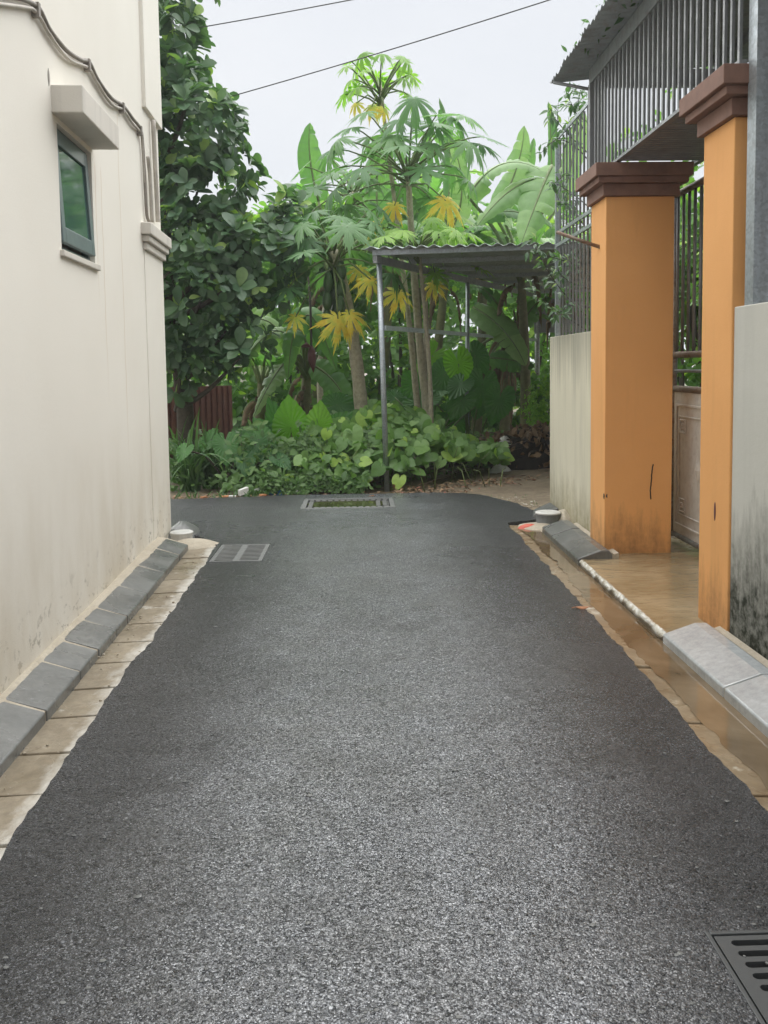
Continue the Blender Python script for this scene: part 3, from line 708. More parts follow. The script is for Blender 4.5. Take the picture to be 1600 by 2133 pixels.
lug = MB().box((-0.022, -0.028, -0.02), (0.022, 0.028, 0.012)).mesh('lug', 'grate')
for i in range(13):
    x = lerp(x0 + 0.09, x1 - 0.09, i / 12)
    for y in (y0 + 0.095, y1 - 0.095):
        piece('lug', lug, mh, Matrix.Translation((x, y, -0.014)))
for i in range(5):
    y = lerp(y0 + 0.18, y1 - 0.18, i / 4)
    for x in (x1 - 0.10, x1 - 0.17, x0 + 0.09): piece('lug', lug, mh, Matrix.Translation((x, y, -0.014)))
single('puddle', MB().quad(*[((x0 + x1) / 2 - 0.01 + 0.425 * math.cos(a) * (1 + 0.04 * math.sin(3 * a)), (y0 + y1) / 2 + 0.278 * math.sin(a), -0.007) for a in [2 * math.pi * i / 48 for i in range(48)]]), 'puddle', 'green reflecting puddle lying on the square manhole cover', 'puddle')

# ================================================================ RIGHT SIDE: walls, pillars, gate, fences, roof
def ywall(y0, y1, lab, mat, z=1.70, x=1.87, th=0.20):
    t = single('yard_wall', MB().box((x, y0, -0.1), (x + th, y1, z)), mat, lab, 'wall', None, (x, (y0 + y1) / 2, 0), 0.006)
    return t
wf = ywall(6.685, 8.44, 'mossy cream yard wall with dark rain streaks beyond the far orange pillar', 'mossywall')
wn_ = ywall(-2.0, 4.278, 'grey rendered yard wall with black mould at its foot, nearest the camera on the right', 'greywall', 1.715)
def pillar(x0, y0, y1, lab, dep=0.60):
    x1 = x0 + dep; t = thing('gate_pillar', lab, 'pillar', ((x0 + x1) / 2, (y0 + y1) / 2, 0), 'orange gate pillars')
    obj('shaft', MB().box((x0, y0, -0.1), (x1, y1, 2.64)), 'orange', t, 0.005)
    e = 0.028; obj('neck', MB().box((x0 - e, y0 - e, 2.642), (x1 + e, y1 + e, 2.725)), 'cap', t, 0.003)
    e = 0.075; obj('moulding', MB().box((x0 - e, y0 - e, 2.727), (x1 + e, y1 + e, 2.768)), 'cap', t, 0.003)
    e = 0.10; obj('cap', MB().box((x0 - e, y0 - e, 2.770), (x1 + e, y1 + e, 2.862)), 'cap', t, 0.004)
    return t
pf = pillar(1.80, 6.285, 6.68, 'far orange gate pillar with brown cap and a thin crack, next to the mossy wall', 0.50)
pn = pillar(1.86, 4.282, 4.66, 'near orange gate pillar with brown cap beside the grey wall')
# crack and chips on the pillars
crk = smooth([P(1361, 967, 6.28), P(1358, 985, 6.28), P(1357, 1003, 6.28), P(1355, 1022, 6.28), P(1356, 1040, 6.28)], 5)
obj('crack', MB().tube([p + V(0.004 * fbm(i * 0.7), 0.003, 0) for i, p in enumerate(crk)], 0.0045, 5), 'dark', pf)
q = blob('c', (0, 0, 0), 0.018, 0.03, 0.004, 'dark', 1.5, 12, 3); cm = MB(); cm.v = [(1.7995 - z, 6.30 + x, 0.46 + y) for x, y, z in q.v]; cm.f = q.f; cm.sm = q.sm
obj('chip', cm, 'dark', pf)
q = blob('c', (0, 0, 0), 0.016, 0.075, 0.003, 'bud', 2.5, 12, 3); cm = MB(); cm.v = [(1.8595 - z, 4.45 + x, 0.66 + y) for x, y, z in q.v]; cm.f = q.f; cm.sm = q.sm
obj('chip', cm, 'bud', pn)
# fence bars
barm = {}
def bar(L, w=0.016, d=0.016, mat='bar'):
    k = (round(L, 3), w, d, mat)
    if k not in barm: barm[k] = MB().box((-w / 2, -d / 2, 0), (w / 2, d / 2, L)).mesh('bar', mat)
    return barm[k]
# fence on the mossy wall
ff = thing('fence', 'tall grey steel bar fence standing on the mossy yard wall', 'fence', (1.93, 7.5, 1.70))
n = 13
for i in range(n):
    y = lerp(6.78, 8.26, i / (n - 1))
    piece('bar', bar(1.86), ff, Matrix.Translation((1.93, y, 1.698)))
obj('post', MB().box((1.905, 8.33, 1.698), (1.955, 8.38, 3.56)), 'galv', ff)
for z in (3.555, 2.67, 2.555): obj('rail', MB().box((1.908, 6.70, z), (1.9215, 8.33, z + 0.03)), 'galv', ff)
# bay grille above the gate
gb = thing('bay_grille', 'projecting steel bar grille with slatted floor above the gate between the pillar caps', 'grille', (1.86, 5.5, 2.87))
ys_ = [4.24 + 0.088 * i for i in range(31)]
for y in ys_: piece('bar', bar(0.74, 0.015, 0.022), gb, Matrix.Translation((1.862, y, 2.885)))
obj('bottom_rail', MB().box((1.842, 4.20, 2.866), (1.882, 6.92, 2.886)), 'bar', gb)
obj('bottom_rail', MB().box((2.44, 4.30, 2.868), (2.48, 6.70, 2.90)), 'bar', gb)
slat = MB().box((0, -0.018, -0.006), (0.56, 0.018, 0.006)).mesh('slat', 'bar')
k = 0; y = 4.70
while y < 6.24: piece('slat', slat, gb, Matrix.Translation((1.882, y, 2.883))); y += 0.052
obj('corner_post', MB().box((1.835, 6.86, 2.863), (1.895, 6.92, 3.62)), 'bar', gb)
# roof over the yard
rf = thing('yard_roof', 'dark corrugated sheet roof over the yard behind the orange pillars', 'roof', (3.0, 5.0, 3.6))
def corr(x0, x1, ya, yb, zf, pitch=0.076, amp=0.012, th=0.003):
    m = MB(); n = int((yb - ya) / pitch * 6); xs = [lerp(x0, x1, i / 6) for i in range(7)]
    for s in (0, th):
        for i in range(n + 1):
            y = ya + (yb - ya) * i / n
            for x in xs: m.v.append((x + (0.02 * fbm(y * 5) if x == x0 else 0), y, zf(x) + amp * math.sin(2 * math.pi * (y - ya) / pitch) + s))
    k = len(xs); off = (n + 1) * k
    for s in (0, off):
        for i in range(n):
            for j in range(k - 1):
                a = s + i * k + j; m.f.append((a, a + 1, a + k + 1, a + k)); m.sm.append(True)
    for i in range(n):
        a = i * k; m.f.append((a, a + k, a + k + off, a + off)); m.sm.append(False)
    return m
zr = lambda x: 3.735 + (x - 1.62) * 0.10
obj('sheet', corr(1.60, 5.4, -1.0, 7.22, zr), 'roofsheet', rf)
obj('fascia', MB().box((1.845, -0.5, 3.625), (1.875, 6.93, 3.74)), 'roofsheet', rf)
obj('end_beam', MB().box((1.875, 6.89, 3.60), (5.3, 6.93, 3.735)), 'bar', rf)
for x in (2.9, 4.1, 5.2): obj('purlin', MB().box((x, -0.8, zr(x) - 0.075), (x + 0.04, 7.1, zr(x) - 0.016)), 'bar', rf)
obj('column', MB().box((5.20, 6.80, -0.05), (5.28, 6.88, 3.99)), 'bar', rf)
obj('column', MB().box((5.20, 1.0, -0.05), (5.28, 1.08, 3.99)), 'bar', rf)
obj('bracket', MB().tube([V(1.86, 6.95, 3.60), V(1.62, 7.16, 3.72)], 0.014, 6), 'bar', rf)
# post and fence on the grey wall
sp = single('steel_post', MB().box((1.882, 4.10, 1.713), (1.972, 4.19, 3.64)).box((1.972, 4.15, 1.713), (1.992, 4.186, 3.64)), 'galv', 'thick galvanised steel post standing on the grey wall beside the near pillar', 'post')
fn = thing('fence', 'steel bar fence on the grey wall at the right edge of the picture', 'fence', (1.95, 3.0, 1.715))
for i in range(16): piece('bar', bar(1.86), fn, Matrix.Translation((1.965, 4.02 - i * 0.115, 1.713)))
for z in (2.66, 2.545): obj('rail', MB().box((1.938, 2.0, z), (1.955, 4.098, z + 0.03)), 'galv', fn)
# pole out of the far pillar
single('bracket_pole', MB().tube([V(1.81, 6.45, 2.30), V(1.52, 6.62, 2.44)], 0.014, 10), 'rust', 'short brown pole jutting from the far orange pillar towards the lane', 'pole', None, (1.80, 6.46, 2.30))
# gate
gt = thing('gate', 'weathered steel gate with embossed panel and bars between the orange pillars', 'gate', (2.48, 5.7, 0.03))
def leaf(ya, yb):
    x = 2.485
    for y in (ya + 0.02, yb - 0.02): obj('stile', MB().tube([V(x, y, 0.06), V(x, y, 2.74)], 0.024, 12), 'galvrust', gt)
    for z, r in ((0.085, 0.022), (1.235, 0.026), (1.50, 0.026), (2.735, 0.026)): obj('rail', MB().tube([V(x, ya + 0.02, z), V(x, yb - 0.02, z)], r, 12), 'rust' if z > 1 else 'galvrust', gt)
    obj('thin_rail', MB().tube([V(x, ya + 0.04, 1.375), V(x, yb - 0.04, 1.375)], 0.012, 8), 'bar', gt)
    bm = MB().tube([V(0, 0, 0), V(0, 0, 1.21)], 0.013, 8).mesh('bar', 'bar')
    k = int((yb - ya - 0.1) / 0.10)
    for i in range(k): piece('bar', bm, gt, Matrix.Translation((x, ya + 0.09 + i * (yb - ya - 0.16) / (k - 1), 1.515)))
    pnl = obj('panel', MB().box((x - 0.006, ya + 0.045, 0.108), (x + 0.006, yb - 0.045, 1.21)), 'gatepaint', gt)
    def fr(a, b, c, d, w, dep):
        m = MB()
        for q in (((a, c), (b, c + w)), ((a, d - w), (b, d)), ((a, c + w), (a + w, d - w)), ((b - w, c + w), (b, d - w))):
            m.box((x - 0.006 - dep, q[0][0], q[0][1]), (x - 0.0075, q[1][0], q[1][1]))
        return m
    A, B = ya + 0.10, yb - 0.10; mid = (A + B) / 2
    obj('border', fr(A, B, 0.17, 1.12, 0.020, 0.010), 'gatepaint', pnl, 0.004)
    obj('border', fr(A + 0.06, B - 0.06, 0.26, 1.03, 0.012, 0.008), 'gatepaint', pnl, 0.003)
    for zz in (0.34, 0.95):
        for yy in (A + 0.14, B - 0.14):
            obj('scroll', fr(yy - 0.055, yy + 0.055, zz - 0.055, zz + 0.055, 0.014, 0.012), 'gatepaint', pnl, 0.004)
            obj('scroll', fr(yy - 0.022, yy + 0.022, zz - 0.022, zz + 0.022, 0.012, 0.014), 'gatepaint', pnl, 0.004)
    dm = MB(); c = V(x - 0.0078, mid, 0.645)
    for s in range(4):
        pass
    dm.v = [(c.x, c.y, c.z - 0.12), (c.x, c.y + 0.07, c.z), (c.x, c.y, c.z + 0.12), (c.x, c.y - 0.07, c.z), (c.x - 0.02, c.y, c.z)]
    dm.f = [(0, 1, 4), (1, 2, 4), (2, 3, 4), (3, 0, 4)]; dm.sm = [False] * 4
    obj('lozenge', dm, 'gatepaint', pnl)
leaf(5.715, 6.78); leaf(4.66, 5.70)
# the neighbour's house inside the yard
nh = thing('yard_house', 'pale house with dark windows seen through the bars of the bay grille', 'house', (5.6, 8, 0))
NXX = 5.6
m = MB().box((NXX, -1, -0.1), (NXX + 4, 12.5, 3.55)); obj('wall', m, 'trim', nh)
for (a, b, c, d) in ((8.2, 9.5, 0.9, 2.2), (5.6, 6.9, 0.9, 2.3), (10.4, 11.6, 0.9, 2.2)):
    w = obj('window', MB().box((NXX - 0.03, a, c), (NXX - 0.002, b, d)), 'frame', nh)
    for i in range(2):
        ya = lerp(a + 0.06, b - 0.06, i / 2) + 0.02; yb = lerp(a + 0.06, b - 0.06, (i + 1) / 2) - 0.02
        obj('pane', MB().box((NXX - 0.038, ya, c + 0.07), (NXX - 0.031, yb, d - 0.07)), 'glass', w)
obj('eave', MB().box((NXX - 0.5, -1, 3.551), (NXX + 4.2, 12.6, 3.66)), 'cap', nh)

# ================================================================ SHED
sh = thing('open_shed', 'open steel frame shed with corrugated roof in front of the banana plants', 'shed', (1.7, 13.5, 0))
p1, p2, p3 = V(0.31, 10.2, 0), V(1.69, 13.6, 0), V(3.93, 19.0, 0)
zroof = lambda y: 2.63 + (y - 10.2) * 0.028
for (p, r, mat, dx) in ((p1, 0.033, 'galv', -0.055), (p2, 0.033, 'galv', 0.03), (p3, 0.055, 'galvrust', 0.0)):
    obj('post', MB().tube([p + V(0, 0, -0.06), p + V(dx, 0, zroof(p.y) - 0.005)], r, 14), mat, sh)
def beam(a, b, w, h, mat='bar', nm='beam'):
    d = (b - a); s = V(d.y, -d.x, 0).normalized() * w / 2
    return obj(nm, MB().hexa([a - s, a + s, b + s, b - s, a - s + V(0, 0, h), a + s + V(0, 0, h), b + s + V(0, 0, h), b - s + V(0, 0, h)]), mat, sh)
dl = (p3 - p1).normalized()
beam(p1 - dl * 0.15 + V(-0.05, 0, zroof(10.05)), p3 + dl * 0.2 + V(0, 0, zroof(19.2)), 0.05, 0.085)
beam(p1 + V(0, 0, 1.86), p3 + V(0, 0, 1.93), 0.035, 0.055, 'galv', 'mid_rail')
def edge_x(y): return p1.x - 0.1 + (y - 10.2) * (p3.x - p1.x) / (p3.y - p1.y)
for y in (10.12, 11.3, 12.6, 14.0, 15.6, 17.4, 19.0):
    beam(V(edge_x(y), y, zroof(y) + 0.09), V(edge_x(y) + 4.2, y, zroof(y) + 0.09 + 0.10), 0.05, 0.06, 'galv', 'purlin')
# sheets run front to back; waves cross the front edge
m = MB(); pitch = 0.145; nn = int(4.6 / pitch * 8); rows = 10
for i in range(nn + 1):
    s = -0.06 + 4.6 * i / nn
    for j in range(rows + 1):
        y = 9.98 + 9.2 * j / rows
        y = y + (0.03 * fbm(s * 2) if j == 0 else 0)
        m.v.append((edge_x(y) + s, y, zroof(y) + 0.166 + 0.016 * s + 0.016 * math.sin(2 * math.pi * s / pitch)))
for i in range(nn):
    for j in range(rows):
        a = i * (rows + 1) + j; m.f.append((a, a + rows + 1, a + rows + 2, a + 1)); m.sm.append(True)
o = obj('roof_sheet', m, 'shedsheet', sh); md = o.modifiers.new('solid', 'SOLIDIFY'); md.thickness = 0.006
pr = V(8.2, 19.0, 0); obj('post', MB().tube([pr + V(0, 0, -0.06), pr + V(0, 0, zroof(19) + 0.2)], 0.05, 10), 'galvrust', sh)
pr = V(4.35, 10.12, 0); obj('post', MB().tube([pr + V(0, 0, -0.06), pr + V(0, 0, zroof(10) + 0.2)], 0.04, 10), 'galv', sh)
a_ = P(1116, 622, 18.9); b_ = P(1190, 692, 18.9)
obj('side_panel', MB().box((a_.x - 0.02, 18.95, b_.z), (b_.x + 0.3, 18.99, a_.z)), 'bar', sh)

# ================================================================ MAROON FENCE, BACK WALL
mf = thing('sheet_fence', 'maroon ribbed metal fence under the dark tree behind the left house', 'fence', (-2.6, 12.9, 0))
A, B = P(300, 900, 12.6), P(484, 900, 13.6); A.z = B.z = 0
nr = 15; d = (B - A) / nr; up = V(0, 0, 1)
nrm = V(d.y, -d.x, 0).normalized()
if nrm.y > 0: nrm = -nrm
rib = MB(); L = d.length
rib.v = []; prof = [(0, 0), (0.30 * L, 0), (0.40 * L, 0.035), (0.90 * L, 0.035), (L, 0)]
for z in (-0.05, 1.17):
    for s, o_ in prof: rib.v.append((s, -o_, z))
for i in range(4): rib.f.append((i, i + 1, i + 6, i + 5)); rib.sm.append(False)
rm = rib.mesh('panel', 'maroon'); ang = math.atan2(d.y, d.x)
for i in range(nr): piece('panel', rm, mf, Matrix.Translation(A + d * i + V(0, 0, 0)) @ Matrix.Rotation(ang, 4, 'Z'))
single('rendered_wall', MB().box((-7.5, 21.0, -0.1), (-2.75, 21.3, 2.35)), 'trim', 'pale rendered wall glimpsed behind the dark tree above the maroon fence', 'wall')
#FOLIAGE
# ================================================================ FOLIAGE
def template(outl, cols=1, fold=0.25, curl=0.25, name='t'):
    """leaf along +y, outline (t, halfwidth); V fold and backward curl"""
    v = []; f = []
    for t, w in outl:
        z = -curl * t * t
        v += [(-w, t, z + fold * w), (0, t, z), (w, t, z + fold * w)]
    for i in range(len(outl) - 1):
        a = i * 3; f += [(a, a + 1, a + 4, a + 3), (a + 1, a + 2, a + 5, a + 4)]
    return np.array(v), f
def polar_template(rfun, n, rings, zfun):
    """leaf round its stalk, tip along +y"""
    v = [(0, 0, zfun(0, 0))]; f = []
    for k in rings:
        for j in range(n):
            a = 2 * math.pi * j / n; r = rfun(a) * k
            v.append((r * math.sin(a), r * math.cos(a), zfun(r, a)))
    for j in range(n): f.append((0, 1 + (j + 1) % n, 1 + j))
    for k in range(len(rings) - 1):
        for j in range(n):
            a = 1 + k * n + j; b = 1 + k * n + (j + 1) % n; f.append((a, b, b + n, a + n))
    return np.array(v), f
T_OBOV = template([(0, 0.006), (0.08, 0.01), (0.25, 0.13), (0.5, 0.24), (0.72, 0.27), (0.88, 0.19), (0.97, 0.08), (1, 0.0)], fold=0.35, curl=0.16)
T_LANC = template([(0, 0.005), (0.1, 0.02), (0.3, 0.15), (0.55, 0.17), (0.8, 0.09), (1, 0.0)], fold=0.4, curl=0.3)
T_SMALL = template([(0, 0.03), (0.4, 0.28), (0.75, 0.2), (1, 0.0)], fold=0.3, curl=0.2)
def interp(tbl):
    xs = [p[0] for p in tbl]; ys = [p[1] for p in tbl]
    return lambda a: float(np.interp(a, xs, ys))
_pl = interp([(0, 1.0), (2.6, 0.84), (4.2, 0.64), (7.5, 0.86), (9.5, 0.58), (13.5, 0.70), (16, 0.38), (20, 0.25)])
def pap_r(a):
    d = math.degrees(a); d = d if d <= 180 else d - 360
    k = round(d / 40.0)
    if abs(k) > 4: k = 4 * (1 if k > 0 else -1)
    off = abs(d - 40 * k); sc = [1.0, 0.97, 0.86, 0.7, 0.5][abs(k)]
    return max(_pl(min(off, 20)) * sc, 0.13)
T_PAP = [polar_template(pap_r, 216, (0.4, 0.75, 1.0), lambda r, a, q=q: -q * r * r + 0.035 * r * math.cos(9 * a)) for q in (0.15, 0.45, 0.95)]
_al = interp([(0, 0.66), (12, 0.56), (30, 0.46), (60, 0.40), (90, 0.39), (120, 0.42), (145, 0.47), (162, 0.43), (172, 0.25), (180, 0.06)])
def al_r(a):
    d = math.degrees(a); d = d if d <= 180 else 360 - d
    return _al(d) * (1 + 0.022 * math.cos(22 * a))
T_ALO = polar_template(al_r, 88, (0.35, 0.7, 1.0), lambda r, a: 0.10 * abs(math.sin(a)) * r - 0.35 * r * r * max(0, math.cos(a)) + 0.045 * r * math.cos(22 * a))
_ht = interp([(0, 0.62), (15, 0.52), (45, 0.45), (90, 0.45), (130, 0.46), (155, 0.42), (172, 0.26), (180, 0.10)])
T_HEART = polar_template(lambda a: _ht(abs(math.degrees(a) if a <= math.pi else math.degrees(a) - 360)), 28, (0.5, 1.0), lambda r, a: 0.16 * abs(math.sin(a)) * r - 0.3 * r * r + 0.02 * math.cos(8 * a) * r)
def tmesh(T, name, mat):
    me = bpy.data.meshes.new(name); me.from_pydata([tuple(p) for p in T[0]], [], T[1])
    me.polygons.foreach_set('use_smooth', [True] * len(T[1])); me.materials.append(M[mat]); me.update(); return me
def basis(p, d, n, s, w=1.0):
    d = Vector(d).normalized(); x = d.cross(Vector(n))
    if x.length < 1e-4: x = d.cross(Vector((0.3, 0.5, 0.8)))
    x.normalize(); z = x.cross(d)
    return np.array([[x.x * s * w, d.x * s, z.x * s, p[0]], [x.y * s * w, d.y * s, z.y * s, p[1]], [x.z * s * w, d.z * s, z.z * s, p[2]], [0, 0, 0, 1.0]])
def cloud(name, T, mats, mat, parent=None):
    v, f = T; nv = len(v); og = org_of(parent)
    A = np.stack(mats); V4 = np.concatenate([v, np.ones((nv, 1))], 1)
    W_ = np.einsum('kij,nj->kni', A, V4)[:, :, :3].reshape(-1, 3) - np.array(og)
    tri = [q for q in f]; k = len(mats)
    lens = np.array([len(q) for q in tri]); flat = np.concatenate([np.array(q) for q in tri])
    loops = (flat[None, :] + (np.arange(k) * nv)[:, None]).reshape(-1)
    tot = np.tile(lens, k); starts = np.concatenate([[0], np.cumsum(tot)[:-1]])
    me = bpy.data.meshes.new(name); me.vertices.add(len(W_)); me.vertices.foreach_set('co', W_.astype(np.float32).reshape(-1))
    me.loops.add(len(loops)); me.loops.foreach_set('vertex_index', loops.astype(np.int32))
    me.polygons.add(len(tot)); me.polygons.foreach_set('loop_start', starts.astype(np.int32)); me.polygons.foreach_set('loop_total', tot.astype(np.int32))
    me.polygons.foreach_set('use_smooth', np.ones(len(tot), dtype=bool))
    me.materials.append(M[mat]); me.update(calc_edges=True); me.validate()
    o = bpy.data.objects.new(name, me); link(o, parent); 
    if parent is not None: ORG[o.name] = og
    return o
CRI = CR3.transposed()
def proj(p):
    v = CRI @ (Vector(p) - Vector((0, 0, H)))
    if v.z > -0.1: return (-9999, -9999)
    return (800 + F * v.x / -v.z, YC - F * v.y / -v.z)
def rv(): return Vector(RNG.normal(size=3)).normalized()
def U(a, b): return float(RNG.uniform(a, b))
def leaves_split(parent, T, mats, mat, nmax=300, name='leaf', rest='crown', vis=None):
    """the leaves that show largest are parts of their own, the rest one part"""
    sc = []
    for i, a in enumerate(mats):
        p = a[:3, 3]; x, y = proj(p); ok = -20 < x < 1620 and -20 < y < 2150 and (vis is None or vis(x, y))
        sc.append((0 if ok else 1, p[1], i))
    sc.sort(); pick = set(i for q, _, i in sc[:nmax] if q == 0)
    me = tmesh(T, name, mat)
    for i in pick: piece(name, me, parent, Matrix(mats[i].tolist()))
    others = [mats[i] for i in range(len(mats)) if i not in pick]
    if others: cloud(rest, T, others, mat, parent)['kind'] = 'stuff'

# ---------- the dark broad-leaved tree behind the left house
def whorls(lobes, count, size, nl=(5, 9), up=0.55, shell=0.45):
    mats = []; tot = sum(r[0] * r[1] * r[2] for _, r in lobes)
    for c, r in lobes:
        k = int(count * r[0] * r[1] * r[2] / tot)
        for _ in range(k):
            d = rv(); t = U(shell, 1.0) ** 0.6 * (1 + 0.18 * fbm(d.x * 2 + c[0], d.y * 2, d.z * 2))
            p = Vector(c) + Vector((d.x * r[0], d.y * r[1], d.z * r[2])) * t
            ax = (d + Vector((0, 0, up)) + 0.5 * rv()).normalized()
            a0 = U(0, 6.28); n = int(RNG.integers(*nl)); s0 = size * U(0.6, 1.3)
            e1 = ax.cross(Vector((0.31, 0.2, 0.9))).normalized(); e2 = ax.cross(e1)
            for j in range(n):
                a = a0 + j * 2.4; sp = U(0.5, 1.35)
                dd = ax * math.cos(sp) + (e1 * math.cos(a) + e2 * math.sin(a)) * math.sin(sp)
                dd = (dd + Vector((0, 0, -0.18))).normalized()
                mats.append(basis(p - ax * 0.05 * U(0, 1.5), dd, ax + 0.25 * rv(), s0 * U(0.7, 1.15), U(0.85, 1.15)))
    return mats
def pl(x, y, Y, rx, ry, rz): return (tuple(P(x, y, Y)), (rx, ry, rz))
jt = thing('broadleaf_tree', 'tall dark glossy broad-leaved tree rising behind the cream house', 'tree', (-2.35, 11.4, -0.05))
jl = [pl(330, -80, 11.4, 0.8, 0.9, 0.7), pl(350, 100, 11.4, 0.52, 0.8, 0.7), pl(395, 190, 11.3, 0.45, 0.7, 0.5), pl(405, 280, 11.2, 0.78, 0.8, 0.62), pl(415, 390, 11.2, 0.80, 0.85, 0.55), pl(450, 510, 11.1, 0.95, 0.95, 0.5), pl(540, 545, 11.2, 0.60, 0.7, 0.62), pl(420, 620, 11.1, 0.85, 0.85, 0.48), pl(400, 715, 11.2, 0.62, 0.7, 0.36), pl(375, 770, 11.0, 0.5, 0.6, 0.38), pl(500, 745, 10.9, 0.45, 0.5, 0.22), pl(470, 690, 11.0, 0.6, 0.6, 0.30), pl(600, 470, 11.6, 0.45, 0.6, 0.45), pl(250, 300, 11.8, 0.9, 1.0, 1.2), pl(220, 620, 11.8, 0.9, 1.0, 0.8)]
jm = whorls(jl, 1350, 0.20)
obj('trunk', MB().tube(smooth([V(-2.35, 11.5, -0.1), V(-2.3, 11.45, 0.9), V(-2.45, 11.5, 2.2), V(-2.5, 11.5, 3.6), V(-2.6, 11.5, 6.2)], 4), [0.13 - 0.005 * i for i in range(17)], 10), 'bark', jt)
for c, r in jl[1:]:
    a = V(-2.42, 11.5, max(0.9, c[2] - 0.7)); b = Vector(c)
    obj('limb', MB().tube(smooth([a, a.lerp(b, 0.5) + V(0, 0, -0.08), b], 4), [0.045, 0.042, 0.038, 0.034, 0.030, 0.026, 0.022, 0.016, 0.010], 7), 'bark', jt)
leaves_split(jt, T_OBOV, jm, 'jack', 300, vis=lambda x, y: x > 345)

# ---------- background trees and bushes
def bush(name, label, cat, loc, lobes, count, size, mat, T=T_OBOV, group='greenery behind the shed', stem='bark', nl=(4, 8), vis=0):
    t = thing(name, label, cat, loc, group)
    mt = whorls(lobes, count, size, nl)
    L = Vector(loc)
    for c, r in lobes:
        b = Vector(c); obj('limb', MB().tube([L + V(0, 0, -0.05), L.lerp(b, 0.55) + V(0, 0, 0.05), b], [0.05, 0.035, 0.012], 6), stem, t)
    if vis: leaves_split(t, T, mt, mat, vis)
    else: cloud('crown', T, mt, mat, t)['kind'] = 'stuff'
    return t
bush('background_tree', 'dark green tree standing behind the fruiting papaya plant', 'tree', (-1.4, 17.5, -0.05), [pl(600, 520, 17, 1.1, 0.9, 0.9), pl(690, 520, 17.5, 1.0, 0.9, 1.1), pl(560, 640, 17, 1.2, 0.9, 0.9), pl(650, 450, 17.4, 0.7, 0.7, 0.5)], 420, 0.24, 'bush')
bush('background_tree', 'mid green tree standing behind the tallest papaya plant', 'tree', (0.9, 18.5, -0.05), [pl(830, 470, 18, 1.2, 0.9, 1.0), pl(900, 560, 18, 1.2, 0.9, 1.1), pl(790, 600, 18.5, 1.2, 0.9, 1.2)], 420, 0.24, 'bush')
bush('background_tree', 'green tree standing behind the banana plants on the right', 'tree', (4.0, 20.5, -0.05), [pl(1060, 560, 20, 1.5, 0.9, 1.1), pl(1170, 520, 20, 1.5, 0.9, 1.3), pl(1260, 560, 20, 1.5, 0.9, 1.6), pl(1080, 700, 20.5, 1.4, 0.9, 0.9)], 460, 0.24, 'bush')
for i, (x, y, Y, w, h, lab) in enumerate([(430, 820, 16.0, 1.1, 0.75, 'shaded bush right behind the maroon metal fence'), (560, 800, 15.5, 1.0, 0.9, 'shaded bush behind the bright elephant ear leaves'), (700, 800, 16.5, 1.1, 1.0, 'shaded bush behind the leaning papaya trunk'), (830, 780, 17.0, 1.2, 1.1, 'shaded bush behind the forked papaya trunk'), (970, 790, 18.0, 1.3, 1.1, 'shaded bush behind the middle shed post'), (1090, 850, 17.5, 0.9, 0.7, 'shaded bush behind the dark debris heap')]):
    c = P(x, y, Y); bush('bush', lab, 'bush', (c.x, Y, -0.05), [(tuple(c), (w, 0.7, h)), ((c.x + 0.5, Y + 0.3, max(0.5, c.z - 0.8)), (w, 0.7, 0.8)), ((c.x - 0.6, Y, max(0.4, c.z - 0.9)), (w, 0.7, 0.8))], 260, 0.20, 'bush')
c = P(1125, 850, 13.2); bush('bush', 'bright lime green bush beside the rear shed post and yard wall end', 'bush', (c.x + 0.1, 13.2, -0.05), [((c.x + 0.15, 13.2, 0.75), (0.45, 0.5, 0.55)), ((c.x + 0.35, 13.0, 0.4), (0.5, 0.5, 0.4))], 420, 0.075, 'limebush', T_SMALL)
for sx, lab in ((-6.2, 'wide bush far to the left beyond the maroon fence'), (-4.2, 'bush to the left beyond the maroon fence'), (8.0, 'wide bush far to the right beyond the shed')):
    bush('bush', lab, 'bush', (sx, 17, -0.05), [((sx, 17, 1.6), (1.5, 0.9, 1.2)), ((sx + 0.8, 17, 0.7), (1.3, 0.9, 0.8))], 200, 0.22, 'bush')
wm = []
for i in range(15000):
    x = U(-13, 15); y = U(24, 27); top = 5.4 + 1.3 * fbm(x * 0.35, 2.0) + 0.5 * fbm(x * 1.6, 5)
    z = top * (1 - U(0, 1) ** 1.3); wm.append(basis((x, y, z), rv() + V(0, -0.3, 0), V(0, -0.5, 0.8) + 0.7 * rv(), U(0.28, 0.5)))
o = cloud('distant_trees', T_OBOV, wm, 'bush'); tag(o, 'distant belt of trees closing the view behind the garden', 'trees', kind='stuff')
# shrubs in the yard seen through bars
for x, y, z, lab in ((3.6, 7.6, 1.3, 'leafy shrub in the yard seen through the gate bars'), (3.5, 9.3, 1.9, 'leafy shrub in the yard seen through the bay grille'), (4.3, 6.3, 1.0, 'low leafy shrub inside the yard near the gate')):
    bush('yard_shrub', lab, 'shrub', (x, y, -0.05), [((x, y, z), (0.55, 0.6, 0.9)), ((x, y + 0.3, z + 0.9), (0.5, 0.6, 0.6))], 170, 0.13, 'bush', T_OBOV, 'shrubs in the yard')

bush('yard_tree', 'leafy tree behind the yard fence seen through the bay grille', 'tree', (4.4, 10.4, -0.05), [((4.4, 10.4, 3.0), (1.3, 0.8, 1.2)), ((3.6, 10.0, 3.4), (0.9, 0.7, 1.0)), ((5.4, 10.8, 3.8), (1.2, 0.8, 1.3)), ((4.6, 10.2, 4.6), (1.0, 0.7, 0.7)), ((6.6, 10.8, 4.2), (1.2, 0.8, 1.3))], 420, 0.19, 'bush', T_OBOV, 'shrubs in the yard')

